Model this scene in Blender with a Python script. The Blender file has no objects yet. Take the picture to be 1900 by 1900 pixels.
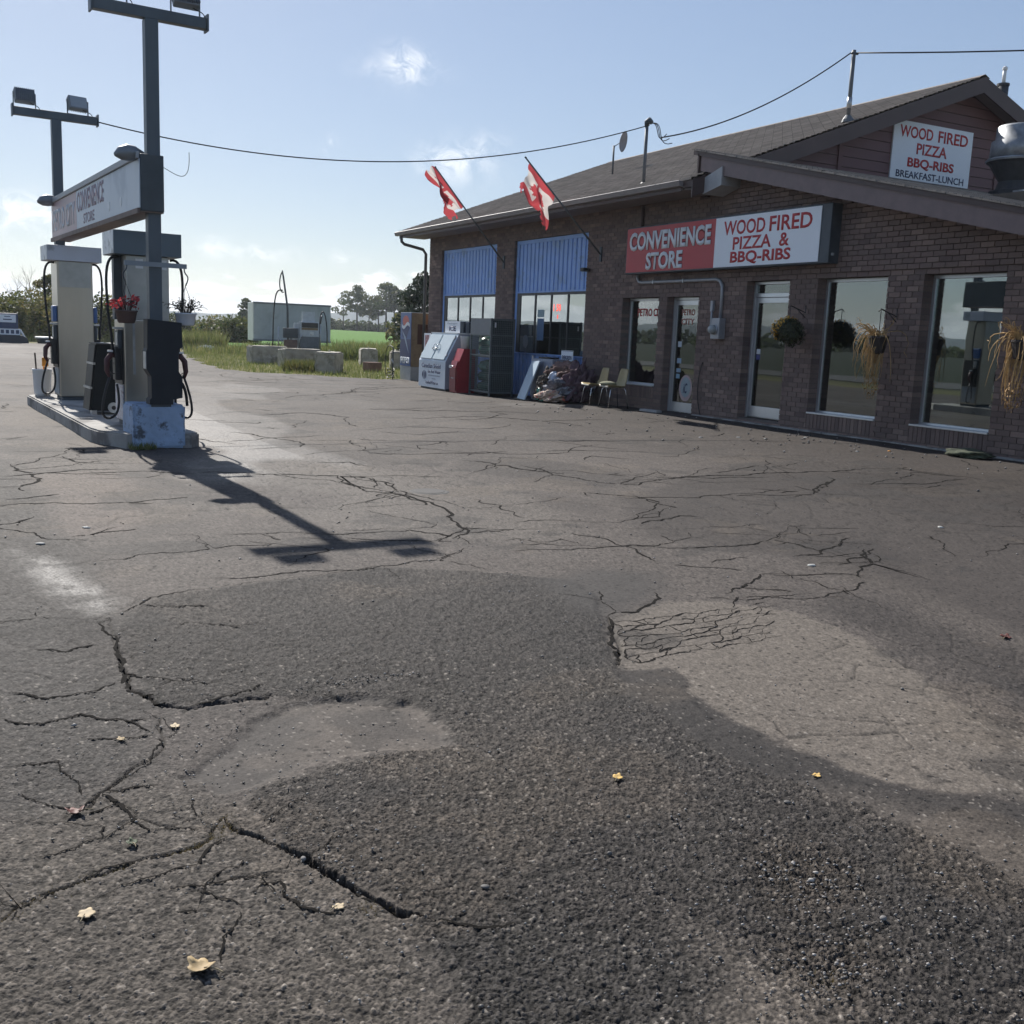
import bpy, bmesh, math, random
import numpy as np
from mathutils import Vector, Matrix
R_=math.radians
random.seed(7); rng=np.random.default_rng(11)
SC=bpy.context.scene
COL=SC.collection
# ------------------------------------------------------------ camera
PITCH,ROLL,YAW,CAMH=R_(9.6),R_(2.4),R_(28.0),1.5
fw=Vector((math.sin(YAW)*math.cos(PITCH),math.cos(YAW)*math.cos(PITCH),-math.sin(PITCH)))
r0=Vector((math.cos(YAW),-math.sin(YAW),0)); u0=r0.cross(fw)
cr=r0*math.cos(ROLL)+u0*math.sin(ROLL); cu=-r0*math.sin(ROLL)+u0*math.cos(ROLL)
cam=bpy.data.cameras.new('camera'); cam.sensor_width=36; cam.lens=36*1930/1900; cam.clip_end=6000; cam.clip_start=0.05
co=bpy.data.objects.new('camera',cam); COL.objects.link(co)
m=Matrix((cr,cu,-fw)).transposed().to_4x4(); m.translation=Vector((0,0,CAMH)); co.matrix_world=m
SC.camera=co
# ------------------------------------------------------------ world, sun, exposure
SUN_EL,SUN_AZ=R_(37.5),R_(-2.0)      # azimuth measured from +Y towards +X
W=bpy.data.worlds.new('World'); SC.world=W; W.use_nodes=True
nt=W.node_tree; N=nt.nodes; L=nt.links; N.clear()
def nd(tree,t,**k):
    n=tree.nodes.new(t)
    for a,b in k.items():
        if a.startswith('i_'): n.inputs[a[2:].replace('_',' ')].default_value=b
        else: setattr(n,a,b)
    return n
def mth(tree,op,a,b=None,c=None,clamp=False):
    n=tree.nodes.new('ShaderNodeMath'); n.operation=op; n.use_clamp=clamp
    for i,v in enumerate((a,b,c)):
        if v is None: continue
        if isinstance(v,(int,float)): n.inputs[i].default_value=v
        else: tree.links.new(v,n.inputs[i])
    return n.outputs[0]
sky=nd(nt,'ShaderNodeTexSky',sky_type='NISHITA',sun_disc=False,sun_elevation=SUN_EL,sun_rotation=SUN_AZ,altitude=500,air_density=0.85,dust_density=0.45,ozone_density=0.9)
tc=nd(nt,'ShaderNodeTexCoord'); sep=nd(nt,'ShaderNodeSeparateXYZ'); L.new(tc.outputs['Generated'],sep.inputs[0])
X,Y,Z=sep.outputs
az=mth(nt,'ARCTAN2',X,Y); el=mth(nt,'ARCSINE',Z)
def vec(tree,a,b,c=0.0):
    n=tree.nodes.new('ShaderNodeCombineXYZ')
    for i,v in enumerate((a,b,c)):
        if isinstance(v,(int,float)): n.inputs[i].default_value=v
        else: tree.links.new(v,n.inputs[i])
    return n.outputs[0]
def noise(tree,v,scale,detail=4,rough=.55,dist=0.0):
    n=nd(tree,'ShaderNodeTexNoise'); n.inputs['Scale'].default_value=scale; n.inputs['Detail'].default_value=detail; n.inputs['Roughness'].default_value=rough; n.inputs['Distortion'].default_value=dist
    tree.links.new(v,n.inputs['Vector']); return n.outputs['Fac']
def smooth(tree,x,a,b):
    n=nd(tree,'ShaderNodeMapRange',interpolation_type='SMOOTHSTEP'); n.inputs[1].default_value=a; n.inputs[2].default_value=b
    tree.links.new(x,n.inputs[0]); return n.outputs[0]
# low cumulus band all round the horizon (its height wanders), thin wisps higher up
cv=vec(nt,mth(nt,'MULTIPLY',az,11.0),mth(nt,'MULTIPLY',el,30.0))
big=noise(nt,vec(nt,mth(nt,'MULTIPLY',az,3.1),2.7),1.0,2)
top=mth(nt,'MULTIPLY_ADD',big,0.075,0.002)
fluff=noise(nt,cv,1.5,8,.56,.15)
edge=mth(nt,'SUBTRACT',mth(nt,'ADD',top,mth(nt,'MULTIPLY',mth(nt,'SUBTRACT',fluff,.5),.11)),el)
low=smooth(nt,edge,-0.003,0.012)
body=smooth(nt,mth(nt,'SUBTRACT',noise(nt,cv,1.9,8,.56,.3),mth(nt,'MULTIPLY',edge,3.0)),.30,.50)
fade=smooth(nt,el,-.02,.03)
low=mth(nt,'MULTIPLY',low,mth(nt,'MULTIPLY_ADD',body,.2,.78))
WISPS=[(755,122,.020,.013,.9),(845,300,.030,.016,.65),(612,268,.006,.006,.6),(398,458,.014,.008,.6),(45,395,.030,.014,.95),(120,452,.030,.008,.5),(480,470,.03,.007,.45),(640,480,.02,.006,.4),(905,275,.018,.012,.4),(740,128,.030,.008,.45)]
def pixdir(px,py):
    d=fw+cr*((px-950)/1930)-cu*((py-950)/1930); return d.normalized()
wn=smooth(nt,noise(nt,vec(nt,mth(nt,'MULTIPLY',az,26.0),mth(nt,'MULTIPLY',el,34.0)),1.6,8,.65,.8),.38,.66)
tot=None
for px,py,sa,se,amp in WISPS:
    d=pixdir(px,py); a0=math.atan2(d.x,d.y); e0=math.asin(d.z)
    da=mth(nt,'DIVIDE',mth(nt,'SUBTRACT',az,a0),sa); de=mth(nt,'DIVIDE',mth(nt,'SUBTRACT',el,e0),se)
    g=mth(nt,'EXPONENT',mth(nt,'MULTIPLY',mth(nt,'ADD',mth(nt,'MULTIPLY',da,da),mth(nt,'MULTIPLY',de,de)),-1.0))
    g=mth(nt,'MULTIPLY',g,amp); tot=g if tot is None else mth(nt,'MAXIMUM',tot,g)
wisp=mth(nt,'MULTIPLY',tot,wn)
cl=mth(nt,'MAXIMUM',low,wisp,clamp=True)
mix=nd(nt,'ShaderNodeMix',data_type='RGBA'); L.new(cl,mix.inputs[0]); 
SKY_STR=0.064
shade=nd(nt,'ShaderNodeMix',data_type='RGBA'); L.new(body,shade.inputs[0]); shade.inputs[6].default_value=(9.4,9.9,10.4,1); shade.inputs[7].default_value=(15.0,15.1,15.2,1)
bw=nd(nt,'ShaderNodeRGBToBW'); L.new(sky.outputs[0],bw.inputs[0])     # power curve evens the sky out: dims the horizon, lifts the zenith as fill
flat=nd(nt,'ShaderNodeVectorMath',operation='SCALE'); L.new(sky.outputs[0],flat.inputs[0]); L.new(mth(nt,'MULTIPLY',mth(nt,'POWER',mth(nt,'MAXIMUM',bw.outputs[0],.02),-.4),2.35),flat.inputs['Scale'])
bw2=nd(nt,'ShaderNodeRGBToBW'); L.new(flat.outputs[0],bw2.inputs[0]); pale=nd(nt,'ShaderNodeMix',data_type='RGBA'); pale.inputs[0].default_value=.15; L.new(flat.outputs[0],pale.inputs[6]); L.new(bw2.outputs[0],pale.inputs[7])
L.new(pale.outputs[2],mix.inputs[6]); L.new(shade.outputs[2],mix.inputs[7])
bg=nd(nt,'ShaderNodeBackground'); bg.inputs[1].default_value=SKY_STR; L.new(mix.outputs[2],bg.inputs[0])
wo=nd(nt,'ShaderNodeOutputWorld'); L.new(bg.outputs[0],wo.inputs[0])
sun=bpy.data.lights.new('sun','SUN'); sun.energy=5.0; sun.angle=R_(0.53); sun.color=(1,.955,.89)
so=bpy.data.objects.new('sun',sun); COL.objects.link(so)
sd=Vector((math.sin(SUN_AZ)*math.cos(SUN_EL),math.cos(SUN_AZ)*math.cos(SUN_EL),math.sin(SUN_EL)))
so.rotation_euler=sd.to_track_quat('Z','Y').to_euler(); so.location=sd*60
vs=SC.view_settings; vs.view_transform='Standard'; vs.look='None'; vs.gamma=1; vs.exposure=0.42; vs.use_curve_mapping=False
SC.render.engine='CYCLES'; SC.cycles.use_denoising=True; SC.cycles.max_bounces=8; SC.cycles.transparent_max_bounces=12
# ------------------------------------------------------------ helpers
def empty(name,loc=(0,0,0),rz=0,parent=None):
    o=bpy.data.objects.new(name,None); COL.objects.link(o); o.location=loc; o.rotation_euler=(0,0,rz); o.empty_display_size=.1
    if parent: o.parent=parent
    return o
def tag(o,label=None,cat=None,group=None,kind=None):
    if label: o['label']=label
    if cat: o['category']=cat
    if group: o['group']=group
    if kind: o['kind']=kind
    return o
def thing(name,label,cat,loc=(0,0,0),rz=0,group=None): return tag(empty(name,loc,rz),label,cat,group)
def link(name,me,mat,parent=None,smoothf=False):
    o=bpy.data.objects.new(name,me); COL.objects.link(o)
    if mat is not None: me.materials.append(mat)
    if smoothf: me.polygons.foreach_set('use_smooth',[True]*len(me.polygons))
    if parent: o.parent=parent
    return o
def np_mesh(name,V,F):
    """V (n,3), F (m,k) arrays -> mesh"""
    me=bpy.data.meshes.new(name); V=np.asarray(V,np.float32); F=np.asarray(F,np.int32); k=F.shape[1]
    me.vertices.add(len(V)); me.vertices.foreach_set('co',V.ravel())
    me.loops.add(F.size); me.loops.foreach_set('vertex_index',F.ravel())
    me.polygons.add(len(F)); me.polygons.foreach_set('loop_start',np.arange(0,F.size,k,dtype=np.int32))
    try: me.polygons.foreach_set('loop_total',np.full(len(F),k,np.int32))
    except Exception: pass
    me.update(calc_edges=True); me.validate(); return me
class MB:
    def __init__(s): s.v=[]; s.f=[]; s.fc=[]; s.c=0.0
    def add(s,vs,fs):
        n=len(s.v); s.v+= [tuple(v) for v in vs]; s.f+=[tuple(i+n for i in f) for f in fs]; s.fc+=[s.c]*len(fs); return s
    def box(s,x0,x1,y0,y1,z0,z1):
        return s.add([(x0,y0,z0),(x1,y0,z0),(x1,y1,z0),(x0,y1,z0),(x0,y0,z1),(x1,y0,z1),(x1,y1,z1),(x0,y1,z1)],
          [(0,3,2,1),(4,5,6,7),(0,1,5,4),(1,2,6,5),(2,3,7,6),(3,0,4,7)])
    def bbox(s,x0,x1,y0,y1,z0,z1,b=.01):
        """box with all edges chamfered"""
        bm=bmesh.new(); bmesh.ops.create_cube(bm,size=1)
        for v in bm.verts: v.co=((x0+x1)/2+v.co.x*(x1-x0),(y0+y1)/2+v.co.y*(y1-y0),(z0+z1)/2+v.co.z*(z1-z0))
        bmesh.ops.bevel(bm,geom=bm.edges[:],offset=b,segments=2,profile=.5,affect='EDGES')
        s.bm(bm); return s
    def bm(s,bm):
        bm.verts.index_update(); s.add([v.co[:] for v in bm.verts],[[v.index for v in f.verts] for f in bm.faces]); bm.free()
    def prism(s,pts,axis,a,b):
        """extrude 2-D polygon pts along axis ('x','y','z') from a to b"""
        def P(u,v,w): return {'x':(w,u,v),'y':(u,w,v),'z':(u,v,w)}[axis]
        n=len(pts); V=[P(u,v,a) for u,v in pts]+[P(u,v,b) for u,v in pts]
        F=[tuple(range(n))[::-1],tuple(range(n,2*n))]+[(i,(i+1)%n,(i+1)%n+n,i+n) for i in range(n)]
        return s.add(V,F)
    def tube(s,pts,r,n=8,cap=True):
        pts=[Vector(p) for p in pts]; rs=r if isinstance(r,(list,tuple)) else [r]*len(pts)
        V=[];prev=None
        for i,p in enumerate(pts):
            t=(pts[min(i+1,len(pts)-1)]-pts[max(i-1,0)])
            t=t.normalized() if t.length>1e-9 else Vector((0,0,1))
            if prev is None:
                a=Vector((0,0,1)) if abs(t.z)<.9 else Vector((1,0,0)); u=t.cross(a).normalized()
            else:
                u=(prev-t*prev.dot(t)); u=u.normalized() if u.length>1e-6 else t.orthogonal().normalized()
            prev=u; w=t.cross(u)
            for k in range(n):
                a=2*math.pi*k/n; V.append(p+(u*math.cos(a)+w*math.sin(a))*rs[i])
        F=[]
        for i in range(len(pts)-1):
            for k in range(n):
                F.append((i*n+k,i*n+(k+1)%n,(i+1)*n+(k+1)%n,(i+1)*n+k))
        if cap: F+=[tuple(range(n))[::-1],tuple(range((len(pts)-1)*n,len(pts)*n))]
        return s.add(V,F)
    def lathe(s,prof,cx=0,cy=0,n=20,cap=True):
        V=[];F=[]
        for r,z in prof:
            for k in range(n):
                a=2*math.pi*k/n; V.append((cx+r*math.cos(a),cy+r*math.sin(a),z))
        for i in range(len(prof)-1):
            for k in range(n): F.append((i*n+k,i*n+(k+1)%n,(i+1)*n+(k+1)%n,(i+1)*n+k))
        if cap: F+=[tuple(range(n))[::-1],tuple(range((len(prof)-1)*n,len(prof)*n))]
        return s.add(V,F)
    def quad(s,a,b,c,d): return s.add([a,b,c,d],[(0,1,2,3)])
    def build(s,name,mat,parent=None,smoothf=False,attr=None):
        me=bpy.data.meshes.new(name); me.from_pydata(s.v,[],s.f); 
        if attr:
            at=me.attributes.new(attr,'FLOAT','FACE'); at.data.foreach_set('value',s.fc)
        me.update(); return link(name,me,mat,parent,smoothf)
def box(name,mat,parent,*a,b=0): 
    q=MB(); (q.bbox(*a,b=b) if b else q.box(*a)); return q.build(name,mat,parent)
def tube(name,mat,parent,pts,r,n=8,sm=True): return MB().tube(pts,r,n).build(name,mat,parent,sm)
def bez(p0,p1,p2,p3,n=12):
    p0,p1,p2,p3=map(Vector,(p0,p1,p2,p3)); o=[]
    for i in range(n+1):
        t=i/n; o.append(p0*(1-t)**3+p1*3*t*(1-t)**2+p2*3*t*t*(1-t)+p3*t**3)
    return o
def sag(a,b,s,n=24):
    a,b=Vector(a),Vector(b); return [a.lerp(b,i/n)-Vector((0,0,4*s*(i/n)*(1-i/n))) for i in range(n+1)]
def text(name,body,mat,parent,origin,face,w,h,bold=0.0,depth=.003,shear=0.0,align='L'):
    """flat lettering: origin = lower-left corner; face 'X' looks towards -X (runs towards -Y), 'Y' looks towards -Y (runs towards +X)"""
    c=bpy.data.curves.new(name,'FONT'); c.body=body; c.size=1; c.offset=bold; c.resolution_u=3; c.shear=shear; c.extrude=.0
    o=bpy.data.objects.new(name,c); COL.objects.link(o)
    me=bpy.data.meshes.new_from_object(o.evaluated_get(bpy.context.evaluated_depsgraph_get())); bpy.data.objects.remove(o); bpy.data.curves.remove(c)
    n=len(me.vertices); co_=np.empty(n*3,np.float32); me.vertices.foreach_get('co',co_); co_=co_.reshape(-1,3)
    mn=co_.min(0); mx=co_.max(0); u=(co_[:,0]-mn[0])/(mx[0]-mn[0])*w; v=(co_[:,1]-mn[1])/(mx[1]-mn[1])*h
    ox,oy,oz=origin
    P=np.stack([np.full(n,ox),oy-u,oz+v],1) if face=='X' else np.stack([ox+u,np.full(n,oy),oz+v],1)
    me.vertices.foreach_set('co',P.astype(np.float32).ravel()); me.materials.clear(); me.update()
    bm=bmesh.new(); bm.from_mesh(me); r=bmesh.ops.extrude_face_region(bm,geom=bm.faces[:])
    dv=Vector((-depth,0,0)) if face=='X' else Vector((0,-depth,0))
    bmesh.ops.translate(bm,verts=[g for g in r['geom'] if isinstance(g,bmesh.types.BMVert)],vec=dv); bm.to_mesh(me); bm.free()
    return link(name,me,mat,parent)
# ------------------------------------------------------------ materials
MATS={}
def M(name,col,rough=.6,metal=0.0,var=.12,scale=6.0,bump=0.0,bscale=None,spec=.5,dirt=None,coat=0,stretch=(1,1,1),trans=0):
    if name in MATS: return MATS[name]
    m=bpy.data.materials.new(name); m.use_nodes=True; t=m.node_tree; b=t.nodes['Principled BSDF']
    tcn=nd(t,'ShaderNodeTexCoord'); mp=nd(t,'ShaderNodeMapping'); mp.inputs['Scale'].default_value=stretch; t.links.new(tcn.outputs['Object'],mp.inputs[0]); v=mp.outputs[0]
    n1=noise(t,v,scale,6,.6)
    mr=nd(t,'ShaderNodeMapRange'); mr.inputs[1].default_value=.3; mr.inputs[2].default_value=.7; mr.inputs[3].default_value=1-var; mr.inputs[4].default_value=1+var; t.links.new(n1,mr.inputs[0])
    mx=nd(t,'ShaderNodeVectorMath',operation='SCALE'); mx.inputs[0].default_value=col[:3]; t.links.new(mr.outputs[0],mx.inputs['Scale'])
    outc=mx.outputs[0]
    if dirt:
        dcol,amt,ds=dirt; n2=noise(t,v,ds,8,.65); f=smooth(t,n2,.62-amt*.3,.72-amt*.2)
        q=nd(t,'ShaderNodeMix',data_type='RGBA'); t.links.new(f,q.inputs[0]); t.links.new(outc,q.inputs[6]); q.inputs[7].default_value=(*dcol,1); outc=q.outputs[2]
    t.links.new(outc,b.inputs['Base Color']); b.inputs['Metallic'].default_value=metal; b.inputs['Specular IOR Level'].default_value=spec
    rr=nd(t,'ShaderNodeMapRange'); rr.inputs[3].default_value=max(.03,rough-.08); rr.inputs[4].default_value=min(1,rough+.08); t.links.new(n1,rr.inputs[0]); t.links.new(rr.outputs[0],b.inputs['Roughness'])
    if trans: b.inputs['Transmission Weight'].default_value=trans
    if bump:
        bn=nd(t,'ShaderNodeBump'); bn.inputs['Strength'].default_value=min(1,bump*20); bn.inputs['Distance'].default_value=bump; t.links.new(noise(t,v,bscale or scale*6,5,.6),bn.inputs['Height']); t.links.new(bn.outputs[0],b.inputs['Normal'])
    MATS[name]=m; return m
def leafmat(name,cols,trans=.35):
    m=bpy.data.materials.new(name); m.use_nodes=True; t=m.node_tree; b=t.nodes['Principled BSDF']
    at=nd(t,'ShaderNodeAttribute',attribute_name='lc'); r=nd(t,'ShaderNodeValToRGB'); cr_=r.color_ramp
    while len(cr_.elements)<len(cols): cr_.elements.new(.5)
    for i,c in enumerate(cols): cr_.elements[i].position=i/(len(cols)-1); cr_.elements[i].color=(*c,1)
    t.links.new(at.outputs['Fac'],r.inputs[0]); t.links.new(r.outputs[0],b.inputs['Base Color']); b.inputs['Roughness'].default_value=.55
    tr=nd(t,'ShaderNodeBsdfTranslucent'); t.links.new(r.outputs[0],tr.inputs[0]); ms=nd(t,'ShaderNodeMixShader'); ms.inputs[0].default_value=trans
    t.links.new(b.outputs[0],ms.inputs[1]); t.links.new(tr.outputs[0],ms.inputs[2]); t.links.new(ms.outputs[0],t.nodes['Material Output'].inputs[0]); return m
def glassmat(name,refl=.22,tint=(.75,.8,.8)):
    m=bpy.data.materials.new(name); m.use_nodes=True; t=m.node_tree; t.nodes.remove(t.nodes['Principled BSDF'])
    g=nd(t,'ShaderNodeBsdfGlossy'); g.inputs['Roughness'].default_value=.015; g.inputs['Color'].default_value=(.86,.93,.93,1)
    tn=nd(t,'ShaderNodeBsdfTransparent'); tn.inputs[0].default_value=(*tint,1); lw=nd(t,'ShaderNodeFresnel'); lw.inputs[0].default_value=1.5
    f=mth(t,'ADD',mth(t,'MULTIPLY',lw.outputs[0],1.2),refl,clamp=True); ms=nd(t,'ShaderNodeMixShader'); t.links.new(f,ms.inputs[0]); t.links.new(tn.outputs[0],ms.inputs[1]); t.links.new(g.outputs[0],ms.inputs[2])
    tcn=nd(t,'ShaderNodeTexCoord'); bn=nd(t,'ShaderNodeBump'); bn.inputs['Strength'].default_value=.06; bn.inputs['Distance'].default_value=.01; t.links.new(noise(t,tcn.outputs['Object'],1.1,2),bn.inputs['Height']); t.links.new(bn.outputs[0],g.inputs['Normal'])
    t.links.new(ms.outputs[0],t.nodes['Material Output'].inputs[0]); return m
def sm_(t): t=np.clip(t,0,1); return t*t*(3-2*t)
def gz(x,y): return sm_((np.asarray(x,float)-3)/9)*(0.13-0.10*sm_((np.asarray(y,float)-18)/4))
def gzf(x,y): return float(gz(x,y))
# shared materials
concrete=M('concrete',(.30,.29,.27),.85,var=.2,scale=3,bump=.004,bscale=30,dirt=((.14,.13,.12),.5,2.2))
alu=M('aluminium',(.62,.64,.66),.35,.8,var=.06,scale=3)
darkmetal=M('dark_metal',(.055,.068,.08),.5,.0,var=.25,scale=4)
blackp=M('black_plastic',(.018,.019,.02),.45,var=.2)
rubber=M('rubber_hose',(.015,.015,.016),.5,var=.1)
whitep=M('white_paint',(.72,.73,.73),.5,var=.06,scale=3,dirt=((.45,.43,.4),.25,3))
steel=M('stainless_steel',(.46,.42,.36),.33,.9,var=.10,scale=2.5,stretch=(1,1,.3))
galv=M('galvanised_steel',(.45,.46,.47),.42,.85,var=.22,scale=7)
bluep=M('blue_paint',(.26,.43,.79),.5,var=.10,scale=2,dirt=((.24,.37,.60),.25,2.5))
redp=M('red_letter',(.50,.035,.04),.5,var=.08)
redpanel=M('red_panel',(.48,.045,.055),.45,var=.06,scale=1.5)
whitepanel=M('white_panel',(.85,.88,.91),.45,var=.03,scale=1.5)
navy=M('navy_letter',(.02,.03,.09),.5,var=.05)
greyp=M('grey_paint',(.33,.35,.37),.5,var=.08)
wood=M('weathered_wood',(.16,.12,.09),.8,var=.25,scale=5,stretch=(1,1,.15))
cable=M('black_cable',(.012,.012,.013),.6,var=.05)
FINE=[
 [(5.62, 10.619), (5.674, 9.768), (5.824, 9.017), (6.1, 8.732), (6.742, 9.202), (6.965, 8.873), (7.589, 8.912), (8.282, 9.036)],
 [(5.69, 8.224), (5.64, 7.754), (5.703, 7.429), (6.01, 7.203)],
 [(3.91, 7.346), (4.351, 7.232), (4.744, 7.026), (5.107, 7.161), (5.488, 7.218)],
 [(5.277, 6.643), (5.788, 6.581), (6.149, 6.397)],
 [(4.532, 5.559), (4.862, 5.584)],
 [(7.016, 7.587), (7.546, 7.743), (8.006, 8.146), (8.549, 8.586)],
 [(5.314, 5.845), (5.773, 5.995), (6.152, 6.033), (6.611, 6.222)],
 [(5.204, 5.493), (5.677, 5.606), (6.145, 5.853)],
 [(5.31, 5.18), (5.824, 5.352), (5.999, 5.482)],
 [(5.824, 5.352), (5.482, 5.026), (5.26, 4.861)],
 [(4.579, 4.529), (4.791, 4.586), (5.052, 4.706), (5.137, 4.719)],
 [(3.876, 4.532), (4.163, 4.754), (4.316, 4.911)],
 [(6.82, 5.706), (6.591, 5.354), (6.344, 5.051)],
 [(2.417, 10.479), (2.751, 10.499), (2.941, 10.183), (3.226, 9.933), (3.325, 9.259), (3.577, 8.863), (3.529, 8.119), (3.741, 7.6), (3.91, 7.346)],
 [(2.476, 7.352), (2.743, 7.323), (3.185, 7.317), (3.494, 7.594)],
 [(2.41, 7.093), (2.787, 6.884), (3.166, 6.775), (3.496, 6.999), (3.491, 7.23)],
 [(5.137, 12.219), (5.785, 13.009), (6.307, 12.731)],
 [(5.114, 11.817), (5.573, 11.693), (6.256, 12.221)],
 [(3.443, 10.162), (4.03, 10.149), (4.48, 9.907)],
 [(0.409, 11.196), (0.786, 11.378), (1.128, 11.763), (1.296, 11.83)],
 [(0.997, 10.934), (1.314, 10.878), (1.65, 10.899), (1.972, 10.64)],
 [(3.532, 17.603), (4.349, 18.433), (4.822, 17.702)],
 [(5.859, 21.515), (7.244, 22.97), (9.351, 25.168), (11.347, 27.91)],
 [(4.964, 14.681), (6.217, 15.249), (7.036, 14.6), (8.26, 14.729)],
 [(8.818, 17.855), (10.659, 18.818), (11.052, 17.965)],
 [(3.293, 14.926), (3.703, 14.139), (3.768, 12.815), (3.654, 11.98)],
 [(7.1, 12.64), (7.962, 12.748), (8.263, 11.955), (9.0, 11.953)],
 [(8.411, 10.368), (9.237, 10.407), (9.61, 10.011)],
 [(8.235, 8.066), (8.659, 7.723), (9.413, 7.668)],
 [(4.143, 6.797), (4.272, 6.533), (4.283, 6.115), (4.188, 5.682)],
 [(5.431, 14.581), (5.88, 14.0), (6.616, 14.289)],
 [(3.474, 6.683), (3.638, 6.738), (3.736, 6.581), (3.954, 6.638), (3.986, 6.417)],
 [(3.183, 6.812), (3.376, 7.035), (3.565, 7.092), (3.657, 6.951)],
 [(2.115, 7.176), (2.379, 7.0), (2.627, 6.79)],
 [(0.612, 7.598), (0.871, 7.728), (1.095, 7.771), (1.365, 7.807)],
 [(0.272, 9.32), (0.478, 9.415), (0.692, 9.514)],
 [(0.106, 3.65), (0.238, 3.643), (0.343, 3.506), (0.446, 3.511)],
 [(0.118, 2.979), (0.231, 2.997), (0.307, 3.034), (0.391, 3.227)],
 [(0.406, 3.103), (0.41, 2.921), (0.482, 2.823)],
 [(0.633, 2.57), (0.712, 2.596), (0.728, 2.442), (0.822, 2.373)],
 [(0.433, 2.544), (0.525, 2.531), (0.607, 2.467)],
 [(0.112, 3.425), (0.182, 3.314), (0.268, 3.238)],
 [(0.633, 2.896), (0.557, 2.824), (0.54, 2.671), (0.467, 2.584)],
 [(1.036, 2.238), (1.122, 2.16), (1.209, 2.149)],
 [(0.073, 4.136), (0.213, 4.023), (0.348, 4.087), (0.503, 3.937), (0.599, 3.929)],
 [(0.231, 4.999), (0.359, 4.91), (0.503, 4.988)],
 [(0.121, 4.432), (0.251, 4.315), (0.391, 4.328), (0.516, 4.421)],
 [(0.892, 5.133), (1.082, 5.168), (1.245, 5.059)],
]
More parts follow.
